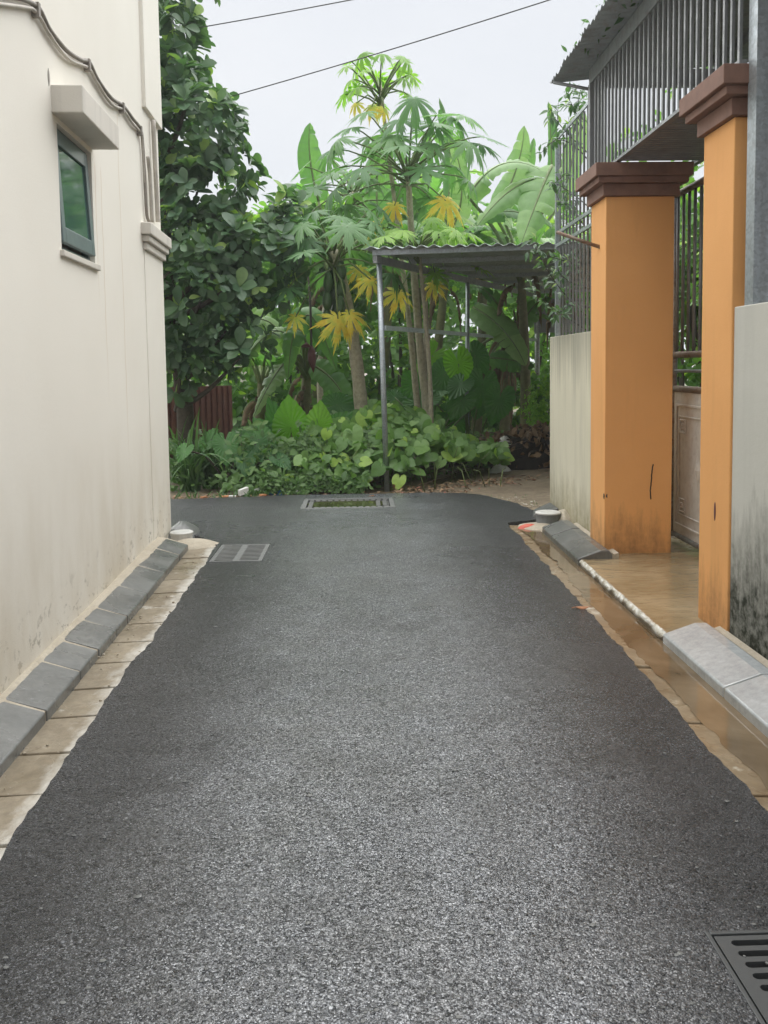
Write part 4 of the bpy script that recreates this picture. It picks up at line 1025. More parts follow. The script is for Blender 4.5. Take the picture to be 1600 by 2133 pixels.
# ---------- banana plants
def bez(a, b, c, t): return a * (1 - t) ** 2 + b * 2 * t * (1 - t) + c * t * t
def banana_leaf(parent, a, b, c, width, mat, hint, droop=0.35, tears=5, seed=0.0, name='leaf'):
    N = 30; m = MB()
    pr = lambda t: max(0.02, (math.sin(math.pi * min(1, t * 0.93 + 0.07) ** 0.75)) ** 0.55) * (1 - 0.25 * t)
    cen = [bez(a, b, c, i / N) for i in range(N + 1)]
    for side in (-1, 1):
        cuts = sorted([0] + [int(x) for x in RNG.integers(3, N - 1, tears)] + [N]); cuts = sorted(set(cuts))
        for i0, i1 in zip(cuts, cuts[1:]):
            if i1 - i0 < 1: continue
            dr = droop * U(0.4, 1.7) + (U(0.15, 0.6) if tears > 6 else 0); base = len(m.v); sh = U(0.0, 0.035)
            for i in range(i0, i1 + 1):
                t = i / N; tan = (cen[min(i + 1, N)] - cen[max(i - 1, 0)]).normalized()
                s = tan.cross(hint); s.normalize(); nn = s.cross(tan); s = s * side
                w = width * 0.5 * pr(t); fr = (i - i0) / (i1 - i0)
                taper = 1 - (0.16 * abs(fr - 0.5) * 2 if i1 - i0 > 1 and tears > 2 else 0)
                for q in (0.0, 0.35, 0.7, 1.0):
                    ang = -0.30 + dr * 1.6 * q
                    wv = 0.012 * math.sin(i * 1.9 + seed) * q
                    m.v.append(tuple(cen[i] + s * (w * q * math.cos(ang) * (taper if q > 0.6 else 1)) - nn * (w * q * math.sin(ang) - wv) + tan * sh * q * w * 3))
            for k in range(i1 - i0):
                for q in range(3):
                    p = base + k * 4 + q; m.f.append((p, p + 1, p + 5, p + 4)); m.sm.append(True)
    lf = obj(name, m, mat, parent)
    rb = [0.022 * (1 - 0.85 * i / N) * (width / 0.5) ** 0.5 for i in range(N + 1)]
    obj('midrib', MB().tube(cen[::2], rb[::2], 6), 'stem', lf)
    return lf
def banana(label, base, top, leaves, auto=0, Lr=(1.2, 1.9), mats=('banana',), dead=0, r=0.11):
    t = thing('banana_plant', label, 'banana plant', base, 'banana plants')
    base, top = Vector(base), Vector(top)
    obj('stem', MB().tube(smooth([base + V(0, 0, -0.1), base.lerp(top, 0.5) + V(0.03, 0, 0), top], 5), [r * (1 - 0.45 * i / 10) for i in range(11)], 12), 'banstem', t)
    for i, (pa, pb, pc, Ya, Yc, w, mat, hint) in enumerate(leaves):
        A = P(*pa, Ya); B = P(*pb, (Ya + Yc) / 2); C = P(*pc, Yc)
        # stalk from the stem to the foot of the blade
        obj('stalk', MB().tube(smooth([top + V(0, 0, -0.25), top.lerp(A, 0.5) + V(0, 0, 0.05), A], 4), [0.035, 0.034, 0.033, 0.032, 0.031, 0.029, 0.027, 0.025, 0.022], 7), 'stem', t)
        banana_leaf(t, A, 2 * B - (A + C) / 2, C, w, mat, Vector(hint), U(0.2, 0.5), int(RNG.integers(3, 8)), i * 1.7)
    for i in range(auto):
        az = i * 2.399 + U(0, 0.5); L = U(*Lr); el = U(0.35, 1.15)
        d = V(math.cos(az), math.sin(az), 0)
        A = top + d * 0.15 + V(0, 0, 0.15); C = A + d * L * math.cos(el * 0.8) + V(0, 0, L * (math.sin(el) - 0.55)); B = A + d * L * 0.35 + V(0, 0, L * 0.75 * math.sin(el))
        obj('stalk', MB().tube([top + V(0, 0, -0.25), A], [0.035, 0.025], 7), 'stem', t)
        banana_leaf(t, A, B, C, U(0.42, 0.58), mats[i % len(mats)], (d * 0.2 + V(0, 0, 1)), U(0.25, 0.5), int(RNG.integers(3, 9)), i * 2.1)
    for i in range(dead):
        az = U(0, 6.28); d = V(math.cos(az), math.sin(az), 0); z = top.z - U(0.0, 0.7); A = V(top.x, top.y, z) + d * 0.1
        banana_leaf(t, A, A + d * 0.35 + V(0, 0, 0.05), A + d * 0.32 + V(0, 0, -U(0.7, 1.2)), U(0.14, 0.26), 'deadleaf', d, 0.7, 9, i, 'dead_leaf')
    return t
up_c = (0.0, -0.85, 0.5); flat = (0.0, -0.3, 1.0)
banana('banana plant whose upright leaves rise left of the tallest papaya', (-0.9, 15.3, 0), tuple(P(690, 560, 15.3)), [
    ((664, 420), (646, 330), (646, 256), 15.2, 15.2, 0.55, 'banana', up_c), ((788, 470), (786, 370), (800, 276), 15.5, 15.6, 0.8, 'banana', up_c),
    ((700, 470), (740, 400), (790, 400), 15.2, 14.9, 0.5, 'banana', flat)], 6, (1.1, 1.6), ('banana', 'banpale'), 4)
banana('banana plant with bright backlit leaves behind the tallest papaya', (1.15, 15.6, 0), tuple(P(930, 560, 15.6)), [
    ((930, 440), (938, 320), (915, 204), 15.6, 15.7, 0.55, 'banana', up_c), ((945, 470), (962, 380), (935, 280), 15.3, 15.3, 0.5, 'banpale', up_c),
    ((950, 500), (1000, 470), (1050, 500), 15.2, 14.9, 0.5, 'banana', flat), ((920, 480), (900, 440), (860, 430), 15.3, 15.0, 0.5, 'banana', flat)], 6, (1.0, 1.5), ('banana', 'banpale'), 3)
banana('large banana plant arching over the right end of the shed roof', (2.9, 15.0, 0), tuple(P(1085, 560, 15.0)), [
    ((1030, 450), (1076, 350), (1092, 262), 15.0, 15.2, 0.55, 'banpale', up_c), ((1050, 460), (1090, 370), (1112, 288), 15.2, 15.4, 0.45, 'banana', up_c),
    ((975, 410), (1055, 340), (1150, 372), 14.2, 13.8, 0.62, 'banpale', (0, -0.6, 1)), ((1150, 345), (1122, 410), (1086, 508), 13.8, 13.2, 0.85, 'banpale', (-0.3, -0.8, 0.45)),
    ((1128, 372), (1062, 398), (995, 470), 14.0, 13.6, 0.60, 'banpale', (0, -0.7, 0.8)), ((1120, 470), (1060, 440), (985, 470), 14.6, 14.0, 0.55, 'banana', (0, -0.75, 0.7)),
    ((1150, 400), (1148, 300), (1142, 212), 14.8, 14.8, 0.40, 'banana', (-0.5, -0.8, 0.2)), ((1170, 420), (1200, 300), (1215, 230), 14.9, 14.9, 0.45, 'banpale', up_c)], 5, (1.2, 1.7), ('banana', 'banpale'), 3)
banana('banana plant with a broad pale leaf hanging under the shed roof', (2.7, 16.2, 0), tuple(P(1060, 700, 16.2)), [
    ((985, 640), (1050, 690), (1095, 762), 15.2, 14.6, 0.72, 'banpale', (0.2, -0.9, 0.55)), ((1020, 745), (1075, 752), (1112, 765), 15.2, 14.9, 0.5, 'banana', (0, -0.8, 0.6)),
    ((1040, 640), (1000, 600), (960, 610), 15.5, 15.2, 0.5, 'banana', (0, -0.7, 0.7)), ((1000, 720), (960, 750), (915, 790), 15.4, 15.0, 0.5, 'banana', (0, -0.9, 0.4)),
    ((1080, 700), (1110, 640), (1150, 620), 15.5, 15.4, 0.5, 'banana', (0, -0.8, 0.6))], 2, (0.9, 1.3), ('banana',), 10)
banana('banana plant with torn pale leaves and a maroon flower behind the elephant ears', (-0.95, 12.9, 0), tuple(P(640, 760, 12.9)), [
    ((600, 730), (540, 665), (455, 730), 12.7, 12.3, 0.50, 'banpale', (0, -0.6, 0.8)), ((610, 740), (575, 690), (500, 760), 12.5, 12.1, 0.40, 'banpale', (0, -0.7, 0.7)),
    ((590, 760), (562, 800), (527, 872), 12.2, 11.8, 0.36, 'banpale', (-0.4, -0.8, 0.4)), ((625, 700), (650, 660), (700, 770), 12.6, 12.3, 0.52, 'banana', (0, -0.85, 0.5)),
    ((640, 720), (615, 690), (600, 790), 12.4, 12.0, 0.45, 'banana', (0, -0.85, 0.5)), ((655, 730), (700, 680), (755, 720), 12.9, 12.6, 0.5, 'banana', (0, -0.85, 0.5)),
    ((650, 760), (700, 800), (735, 870), 12.7, 12.2, 0.46, 'banana', (0, -0.8, 0.5)), ((570, 700), (520, 650), (470, 640), 13.4, 13.4, 0.45, 'banpale', (0, -0.8, 0.5))], 2, (0.9, 1.2), ('banana', 'banpale'), 6)
banana('banana plant filling the gap behind the shed between the papaya crowns', (0.35, 16.8, 0), tuple(P(815, 520, 16.8)), [], 9, (1.2, 1.8), ('banana', 'banpale', 'banana'), 3)
banana('pale banana plant half hidden by the dark tree above the maroon fence', (-1.75, 14.6, 0), tuple(P(545, 780, 14.6)), [], 8, (0.9, 1.4), ('banpale', 'banpale', 'banana'), 3)
banana('tall banana plant behind the shed between the wide papaya crown and the arching leaves', (2.2, 16.4, 0), tuple(P(1010, 520, 16.4)), [], 10, (1.3, 2.0), ('banpale', 'banana', 'banpale'), 3)
banana('banana plant standing well behind the forked papaya trunk', (0.95, 17.6, 0), tuple(P(880, 460, 17.6)), [], 9, (1.3, 1.9), ('banana', 'banpale'), 3)
banana('banana plant standing well behind the fruiting papaya', (-0.9, 17.2, 0), tuple(P(690, 480, 17.2)), [], 9, (1.2, 1.8), ('banana', 'banpale'), 3)
banana('banana plant far behind the rear shed post', (4.3, 18.3, 0), tuple(P(1160, 560, 18.3)), [], 8, (1.3, 1.9), ('banana', 'banpale'), 4)
fl = thing('banana_flower', 'hanging maroon banana flower on a dark stalk left of the yellow leaf', 'flower', tuple(P(648, 690, 12.2)))
obj('stalk', MB().tube(smooth([P(640, 560, 12.6), P(646, 620, 12.35), P(648, 690, 12.2), P(649, 735, 12.2)], 4), 0.017, 7), 'bark', fl)
obj('bud', MB().tube([P(649, 720, 12.2), P(649, 733, 12.2), P(650, 748, 12.2), P(652, 763, 12.2), P(653, 776, 12.2)], [0.02, 0.055, 0.06, 0.035, 0.004], 12), 'bud', fl)
br = MB().tube([P(648, 722, 12.2), P(638, 719, 12.15), P(628, 722, 12.12)], [0.012, 0.04, 0.01], 8); obj('bract', br, 'bud', fl)

# ---------- papaya plants
PM = {}
def papaya_leaf(parent, p, tip, nrm, size, mat, shape):
    k = (mat, shape)
    if k not in PM: PM[k] = tmesh(T_PAP[shape], 'leaf', mat)
    return piece('leaf', PM[k], parent, Matrix(basis(p, tip, nrm, size, U(0.9, 1.1)).tolist()))
def papaya(label, trunk, tr, crown, n, Lp, size, el, mat, yellow=(), fruits=0, extra=(), droop=0.5):
    t = thing('papaya_plant', label, 'papaya plant', (trunk[0].x, trunk[0].y, -0.05), 'papaya plants')
    pts = smooth(trunk, 5); k = len(pts)
    obj('trunk', MB().tube(pts, [lerp(tr[0], tr[1], i / (k - 1)) * (1 + 0.05 * math.sin(i * 2.4)) for i in range(k)], 12), 'papbark', t)
    def leaf_at(q, out, s, mt, sh, dr):
        st = crown + V(0, 0, -U(0, 0.25)); mid = st.lerp(q, 0.55) + V(0, 0, 0.10 * (q - st).length)
        obj('petiole', MB().tube([st, st.lerp(mid, 0.55) + V(0, 0, 0.03), mid, mid.lerp(q, 0.6) + V(0, 0, 0.02), q], [0.016, 0.014, 0.012, 0.010, 0.008], 6), 'stem', t)
        tip = (out + V(0, 0, -dr) + 0.3 * rv()); nr = V(0, -0.15, 1) + out * dr * 1.2 + 0.25 * rv()
        papaya_leaf(t, q, tip, nr, s, mt, sh)
    for i in range(n):
        az = i * 2.399 + U(-0.25, 0.25); e = lerp(el[0], el[1], (i + 0.5) / n) + U(-0.12, 0.12); L = U(*Lp)
        out = V(math.cos(az), math.sin(az), 0); q = crown + out * L * math.cos(e) + V(0, 0, L * math.sin(e))
        leaf_at(q, out, U(*size), mat, int(RNG.integers(0, 3)), droop * U(0.4, 1.6))
    for (x, y, Y, s, dx, dz) in extra:
        q = P(x, y, Y); out = (q - crown); out.z = 0; out = (out.normalized() + V(dx, -0.3, 0)).normalized(); leaf_at(q, out, s, mat, 1, droop)
    for (x, y, Y, s, tx, tz) in yellow:
        q = P(x, y, Y); st = crown + V(0, 0, -0.2)
        obj('petiole', MB().tube([st, st.lerp(q, 0.5) + V(0, 0, 0.12), q], [0.014, 0.012, 0.008], 6), 'stem', t)
        o = papaya_leaf(t, q, V(tx + U(-0.2, 0.2), -0.5, tz), V(U(-0.5, 0.5), -0.8, 0.75), s * 0.9, 'papyel', 2); o['label'] = 'yellowing papaya leaf'
    for i in range(fruits):
        a = i * 2.0; z = crown.z - 0.25 - 0.075 * i; c = V(crown.x + 0.10 * math.cos(a), crown.y + 0.10 * math.sin(a) - 0.03, z)
        obj('fruit', MB().tube([c + V(0, 0, 0.14), c + V(0, 0, 0.10), c + V(0, 0, 0.03), c + V(0, 0, -0.05), c + V(0, 0, -0.11), c + V(0, 0, -0.14)], [0.012, 0.04, 0.062, 0.068, 0.045, 0.01], 10), 'fruit', t)
    return t
def gp(x, y, Y): return P(x, y, Y)
b0 = V(gp(893, 930, 12.4).x, 12.4, -0.08)
papaya('tallest papaya plant with a lime green crown high against the sky', [V(b0.x - 0.06, 12.75, -0.08), gp(868, 830, 12.75), gp(850, 650, 12.8), gp(822, 420, 12.9), gp(792, 178, 12.9)], (0.055, 0.024), gp(791, 186, 12.9), 22, (0.40, 0.74), (0.20, 0.30), (1.0, -0.25), 'paplime',
       yellow=[(775, 222, 12.7, 0.24, -0.3, -1), (800, 226, 12.7, 0.22, 0.3, -1), (742, 215, 12.8, 0.22, -0.6, -0.8)], droop=0.7)
papaya('papaya plant with a wide dark crown and forked pale trunk by the middle shed post', [b0, gp(893, 850, 12.4), gp(882, 790, 12.4), gp(868, 640, 12.35), gp(856, 470, 12.3), gp(850, 352, 12.3)], (0.075, 0.038), gp(850, 355, 12.3), 26, (0.65, 1.2), (0.34, 0.50), (1.0, -0.35), 'papaya',
       yellow=[(928, 418, 11.6, 0.44, 0.3, -0.9), (822, 428, 11.8, 0.28, -0.2, -1)],
       extra=[(735, 265, 12.2, 0.42, 0, 0), (965, 240, 12.2, 0.46, 0, 0), (1000, 300, 12.0, 0.42, 0, 0), (905, 260, 12.0, 0.45, 0, 0), (830, 250, 11.9, 0.45, 0, 0), (700, 310, 12.2, 0.36, 0, 0), (900, 300, 11.8, 0.42, 0, 0)])
papaya('second stem papaya plant with drooping leaves behind the front shed post', [V(b0.x + 0.04, 12.55, -0.08), gp(884, 820, 12.5), gp(888, 700, 12.5), gp(884, 600, 12.5), gp(880, 520, 12.5)], (0.05, 0.032), gp(880, 522, 12.5), 11, (0.5, 0.85), (0.30, 0.42), (0.9, -0.5), 'paplime',
       yellow=[(905, 592, 12.0, 0.26, 0.1, -1), (830, 610, 12.0, 0.34, -0.3, -0.9)])
papaya('papaya plant bearing green fruit, leaning behind the left of the shed', [V(gp(752, 870, 11.6).x, 11.6, -0.08), gp(752, 850, 11.6), gp(738, 720, 11.5), gp(716, 600, 11.4), gp(694, 522, 11.3)], (0.10, 0.065), gp(694, 524, 11.3), 20, (0.55, 1.0), (0.32, 0.46), (0.85, -0.35), 'papaya',
       yellow=[(704, 664, 10.9, 0.40, 0.1, -1), (772, 582, 10.9, 0.30, -0.8, -0.5), (616, 660, 11.1, 0.24, -0.2, -1), (728, 655, 10.95, 0.34, 0.7, -0.7), (748, 560, 11.4, 0.26, 0.2, -0.9)], fruits=9,
       extra=[(640, 500, 10.9, 0.42, 0, 0), (600, 600, 10.9, 0.36, 0, 0), (740, 470, 11.0, 0.40, 0, 0), (790, 430, 11.6, 0.42, 0, 0), (655, 440, 11.2, 0.4, 0, 0)])
papaya('young lime papaya plant spreading just above the front edge of the shed roof', [V(0.95, 11.4, -0.08), V(0.93, 11.4, 1.4), gp(872, 520, 11.2)], (0.034, 0.022), gp(872, 512, 11.2), 13, (0.3, 0.75), (0.24, 0.33), (0.75, 0.05), 'paplime',
       extra=[(800, 492, 10.6, 0.3, 0, 0), (840, 480, 10.7, 0.3, 0, 0), (910, 478, 10.7, 0.3, 0, 0), (945, 490, 10.7, 0.28, 0, 0), (780, 505, 10.6, 0.26, 0, 0)])

papaya('papaya plant with a dense crown between the dark tree and the tallest papaya', [V(-0.6, 13.8, -0.08), V(-0.58, 13.8, 2.0), gp(735, 400, 13.8)], (0.055, 0.035), gp(735, 400, 13.8), 17, (0.6, 1.1), (0.36, 0.46), (0.9, -0.5), 'papaya',
       yellow=[(775, 470, 13.2, 0.3, 0.1, -1)])

# ---------- elephant ears
AM = {}
def elephant(label, root, leaves, mat, group='elephant ear plants', petm='stem'):
    t = thing('elephant_ear_plant', label, 'plant', root, group); rt = Vector(root)
    for (p, tip, nrm, s, mt) in leaves:
        k = mt or mat
        if k not in AM: AM[k] = tmesh(T_ALO, 'leaf', k)
        piece('leaf', AM[k], t, Matrix(basis(p, tip, nrm, s, U(0.92, 1.05)).tolist()))
        p = Vector(p); g = rt + V(U(-0.1, 0.1), U(-0.08, 0.08), 0)
        obj('petiole', MB().tube(smooth([g + V(0, 0, -0.04), g.lerp(p, 0.5) + V(0, 0, 0.12), p], 4), [0.018, 0.017, 0.016, 0.015, 0.014, 0.012, 0.011, 0.010, 0.008], 7), petm, t)
    return t
elephant('elephant ear plant with two bright upright backlit leaves in front of the torn banana leaves', (-0.85, 11.0, 0), [
    (P(606, 890, 10.9), (-0.05, 0, 1), (0.1, -1, 0.1), 0.62, 'aloclit'), (P(664, 888, 10.85), (0.0, 0.05, 1), (-0.35, -1, 0.1), 0.50, 'aloclit'),
    (P(577, 890, 11.05), (-0.1, 0, 1), (0.85, -0.6, 0.1), 0.60, 'aloc'), (P(640, 905, 11.0), (0.6, -0.3, -0.3), (0, -0.5, 1), 0.4, 'aloc'), (P(700, 890, 11.2), (0.6, 0, 0.6), (0, -1, 0.3), 0.45, 'aloc')], 'aloc')
lv = [(P(955, 758, 13.3), (0.25, -0.1, -1), (-0.1, -1, 0.3), 0.62, 'aloclit'), (P(1005, 800, 13.2), (-0.2, -0.2, -1), (0.1, -1, 0.35), 0.58, 'aloc'), (P(1040, 832, 13.0), (-0.3, -0.2, -1), (0.2, -1, 0.3), 0.62, 'aloc'),
      (P(925, 780, 13.5), (-0.4, -0.2, -0.8), (0, -0.7, 0.7), 0.6, 'aloc'), (P(870, 800, 13.4), (0.2, -0.1, -1), (0, -1, 0.2), 0.6, 'aloc'), (P(960, 800, 13.0), (-0.5, -0.5, -0.5), (0, -0.6, 0.9), 0.5, 'aloc'),
      (P(900, 740, 13.7), (-0.6, -0.2, -0.6), (0, -1, 0.4), 0.55, 'aloclit'), (P(990, 740, 13.7), (0.5, -0.2, -0.7), (0, -1, 0.4), 0.55, 'aloc')]
elephant('tall elephant ear plant with broad dark leaves behind the middle shed post', (1.75, 13.5, 0), lv, 'aloc')
lv = [(P(U(820, 1000), U(810, 900), U(12.9, 13.6)), (U(-0.7, 0.7), U(-0.5, 0), U(-1, -0.2)), (U(-0.4, 0.4), -0.9, U(0.2, 0.9)), U(0.35, 0.55), None) for _ in range(16)]
elephant('shaded clump of elephant ears behind the vines below the papaya trunks', (1.1, 13.1, 0), lv, 'aloc')
lv = [(P(U(690, 800), U(840, 900), U(11.6, 12.2)), (U(-0.7, 0.7), U(-0.5, 0.2), U(-0.6, 0.8)), (U(-0.4, 0.4), -0.9, U(0.2, 0.9)), U(0.35, 0.5), None) for _ in range(10)]
elephant('shaded clump of elephant ears behind the front shed post', (0.1, 11.9, 0), lv, 'aloc')
lv = [(P(470, 925, 10.5), (0.1, -0.6, -0.7), (0, -0.6, 0.8), 0.44, None), (P(385, 938, 10.2), (-0.3, -0.5, -0.5), (0, -0.5, 1), 0.26, None), (P(540, 915, 10.6), (0.5, -0.2, -0.4), (-0.2, -0.7, 0.7), 0.46, None),
      (P(560, 950, 10.4), (0.3, -0.5, -0.5), (0, -0.5, 1), 0.36, None), (P(510, 958, 10.3), (0.1, -0.6, -0.5), (0, -0.5, 1), 0.36, None), (P(440, 915, 10.7), (-0.5, -0.2, -0.4), (0, -0.6, 0.9), 0.38, None),
      (P(583, 958, 10.25), (0.5, -0.4, -0.3), (0, -0.5, 1), 0.30, None), (P(533, 925, 10.55), (-0.3, -0.5, -0.6), (0, -0.7, 0.7), 0.36, None), (P(500, 905, 10.9), (0.5, -0.2, 0.2), (0, -0.6, 0.8), 0.36, None), (P(555, 905, 10.9), (-0.4, -0.1, 0.6), (0, -0.9, 0.5), 0.40, None)]
elephant('dull green elephant ear plant between the strap leaves and the low weeds', (-1.6, 10.6, 0), lv, 'aloc', petm='bark')

# ---------- strap-leaved clumps by the house corner
def strap(label, c, n, L):
    t = thing('strap_leaf_plant', label, 'plant', (c[0], c[1], -0.05), 'strap leaved clumps at the road edge')
    for i in range(n):
        az = U(0, 6.28); lean = U(0.15, 0.95); l = U(*L); d = V(math.cos(az), math.sin(az), 0); b = Vector((c[0] + U(-0.09, 0.09), c[1] + U(-0.08, 0.08), -0.05))
        e = b + d * l * lean * 0.9 + V(0, 0, l * (1.15 - lean)); mid = b + d * l * 0.22 * lean + V(0, 0, l * 0.72)
        m = MB(); N = 8; w0 = U(0.014, 0.026); s = d.cross(V(0, 0, 1)).normalized(); s = (s + 0.3 * rv()).normalized()
        for k in range(N + 1):
            q = k / N; p = bez(b, mid, e, q); w = w0 * (1 - q ** 2.2) + 0.001
            m.v += [tuple(p - s * w + V(0, 0, w * 0.4)), tuple(p), tuple(p + s * w + V(0, 0, w * 0.4))]
        for k in range(N):
            a = k * 3; m.f += [(a, a + 1, a + 4, a + 3), (a + 1, a + 2, a + 5, a + 4)]; m.sm += [True, True]
        obj('leaf', m, 'strap', t)
for (x, y, n, L, lab) in ((395, 1018, 60, (0.5, 1.1), 'strap leaved clump at the road edge right beside the cream house corner'), (435, 1012, 60, (0.5, 1.0), 'strap leaved clump in front of the maroon metal fence'), (478, 1012, 50, (0.4, 0.85), 'strap leaved clump left of the white litter'), (375, 1000, 30, (0.5, 1.0), 'strap leaved clump half hidden behind the cream house corner')):
    c = G(x, y); strap(lab, (c.x, c.y + 0.1), n, L)

# ---------- vines and weeds
def vh(x, y):
    f = max(0.0, min(1.0, (y - 10.0) / 0.75)); g = max(0.0, min(1.0, (x + 0.75) / 0.4)) * max(0.0, min(1.0, (2.0 - x) / 0.8))
    return (0.10 + 0.62 * f ** 0.7 * (0.65 + 0.35 * g) * (1.0 if x < 0.7 else max(0.35, 1.0 - (x - 0.7) * 0.75))) * (1 + 0.25 * fbm(x * 2.2, y * 2.2))
vt = thing('vine_patch', 'sprawling mound of heart-shaped vine leaves round the foot of the front shed post', 'vine', (0.3, 10.8, -0.05))
vm = []
for i in range(1250):
    x, y = U(-0.85, 1.95), U(10.02, 12.2)
    if y < 10.02 + max(0, x - 0.45) * 0.75: continue
    top = vh(x, y); z = top * (1 - 0.5 * U(0, 1) ** 2)
    z += 0.16 * U(0, 1) ** 3; n = V(U(-0.9, 0.9), -0.6 + U(-0.9, 0.6), U(0.2, 1.2)); d = V(U(-1, 1), -U(-0.2, 1.0), U(-1.0, 0.4))
    s = (U(0.08, 0.17) if U(0, 1) < 0.5 else U(0.16, 0.26)) if x > -0.3 else U(0.10, 0.20)
    vm.append(basis((x, y, z), d, n, s, U(0.9, 1.1)))
leaves_split(vt, T_HEART, vm, 'vine', 300, rest='leaf_mass')
sm = MB()
for i in range(70):
    x, y = U(-0.7, 1.8), U(10.1, 12.0); a = V(x, y, -0.05); b = V(x + U(-0.3, 0.3), y + U(-0.3, 0.2), vh(x, y) * 0.95); sm.tube([a, a.lerp(b, 0.5) + V(0, 0, 0.1), b], [0.007, 0.006, 0.004], 5)
obj('stems', sm, 'stem', vt)['kind'] = 'stuff'
wm = []
for i in range(7000):
    x, y = U(-1.35, 0.02), U(9.82, 10.75)
    e = 1 - ((x + 0.62) / 0.75) ** 2
    if e < 0: continue
    hh = 0.46 * e ** 0.5 * min(1, (y - 9.78) / 0.5) * max(0.25, 1 + 0.9 * fbm(x * 3.2, y * 3.2) + 0.4 * fbm(x * 11, y * 11)); z = hh * U(0.15, 1.0) ** 0.6
    wm.append(basis((x, y, z - 0.03), V(U(-1, 1), -U(-0.3, 1), U(-0.5, 0.9)), V(U(-0.5, 0.5), -0.6, U(0.2, 1)), U(0.025, 0.06)))
for i in range(900):
    x, y = U(-1.6, 0.1), U(9.85, 10.8); hh = 0.5 * max(0.3, 1 + 0.8 * fbm(x * 3.2, y * 3.2)) * min(1, (y - 9.75) / 0.6)
    wm.append(basis((x, y, hh * U(0.3, 1.15)), V(U(-1, 1), -U(-0.2, 1), U(-0.6, 0.8)), V(U(-0.7, 0.7), -0.5, U(0.2, 1)), U(0.06, 0.13)))
o = cloud('weeds', T_SMALL, wm, 'weed'); tag(o, 'low mass of fine-leaved weeds at the road edge left of the shed post', 'weeds', kind='stuff')
wm = []
for i in range(9000):
    x, y = U(-3.2, 4.0), U(10.3, 14.5)
    if y < 10.3 + max(0, x - 0.3) * 1.15: continue
    wm.append(basis((x, y, U(-0.04, 0.30) * (1 + fbm(x, y))), V(U(-1, 1), U(-1, 1), U(-0.3, 1)), V(U(-0.5, 0.5), -0.5, U(0.2, 1)), U(0.05, 0.13)))
o = cloud('undergrowth', T_SMALL, wm, 'weed'); tag(o, 'dark undergrowth covering the ground beneath the plants', 'undergrowth', kind='stuff')
wm = []
for i in range(260):
    x, y = U(-4.5, -1.2), U(9.62, 9.95)
    wm.append(basis((x, y, -0.04), V(U(-0.5, 0.5), U(-0.8, 0.3), U(0.5, 1)), V(U(-0.5, 0.5), -0.6, 0.4), U(0.05, 0.14), 0.4))
for i in range(700):
    x, y = U(1.0, 1.85), U(7.9, 9.6)
    if x < 1.78 and U(0, 1) < 0.9: continue
    wm.append(basis((x, y, -0.03), V(U(-0.5, 0.5), U(-0.8, 0.3), U(0.5, 1)), V(U(-0.5, 0.5), -0.6, 0.4), U(0.015, 0.04), 0.4))
o = cloud('grass', T_LANC, wm, 'strap'); tag(o, 'sparse grass tufts along the far road edge', 'grass', kind='stuff')

# ---------- shrub reaching out through the fence
ts = thing('fence_shrub', 'thin-twigged shrub reaching out through the steel fence above the mossy wall', 'shrub', (2.4, 8.1, -0.05))
root = V(2.4, 8.1, -0.05); hub = V(2.25, 8.1, 1.6)
obj('stem', MB().tube([root, V(2.35, 8.1, 0.8), hub, V(2.2, 8.0, 3.3)], [0.03, 0.026, 0.02, 0.008], 7), 'bark', ts)
lm = []
for path in ([(1225, 660), (1160, 592), (1108, 498)], [(1226, 690), (1150, 640), (1108, 602)], [(1222, 330), (1172, 292), (1128, 318)], [(1220, 280), (1195, 225), (1178, 196)], [(1226, 320), (1168, 262), (1148, 226)], [(1222, 570), (1180, 545), (1102, 525)], [(1225, 430), (1180, 395), (1150, 380)], [(1220, 480), (1190, 430), (1160, 425)], [(1230, 640), (1190, 640), (1150, 660)], [(1215, 250), (1205, 215), (1212, 190)], [(1225, 600), (1185, 585), (1160, 560)]):
    a, b, c = [P(x, y, Y) for (x, y), Y in zip(path, (8.25, 7.95, 7.7))]
    pts = [bez(a, 2 * b - (a + c) / 2, c, i / 10) for i in range(11)]
    obj('twig', MB().tube(pts, [0.006 - 0.0004 * i for i in range(11)], 5), 'bark', ts)
    for i in range(2, 11):
        for k in range(3):
            d = (pts[i] - pts[i - 1]).normalized() * 0.5 + rv() + V(0, 0, -0.1)
            lm.append(basis(pts[i] + 0.02 * rv(), d, V(0, -0.3, 1) + 0.6 * rv(), U(0.06, 0.115)))
        if i % 3 == 0:
            e = pts[i] + 0.12 * rv() + V(0, 0, 0.04); obj('twig', MB().tube([pts[i], e], [0.003, 0.002], 4), 'bark', ts)
            for k in range(5): lm.append(basis(pts[i].lerp(e, U(0.4, 1)), rv() + (e - pts[i]).normalized(), V(0, -0.3, 1) + 0.6 * rv(), U(0.06, 0.11)))
leaves_split(ts, T_LANC, lm, 'jack', 300, rest='leaf_mass')
# dry leaves caught on the edge of the yard roof
lm = [basis((1.63 + U(-0.02, 0.25), y, zr(1.65) + 0.02 + U(0, 0.05)), rv() + V(-0.3, 0, 0.2), rv() + V(0, 0, 1), U(0.04, 0.10)) for y in [U(4.8, 6.7) for _ in range(130)]]
o = cloud('roof_leaf_litter', T_LANC, lm, 'jack'); tag(o, 'leaf litter caught on the edge of the yard roof', 'leaf litter', kind='stuff')

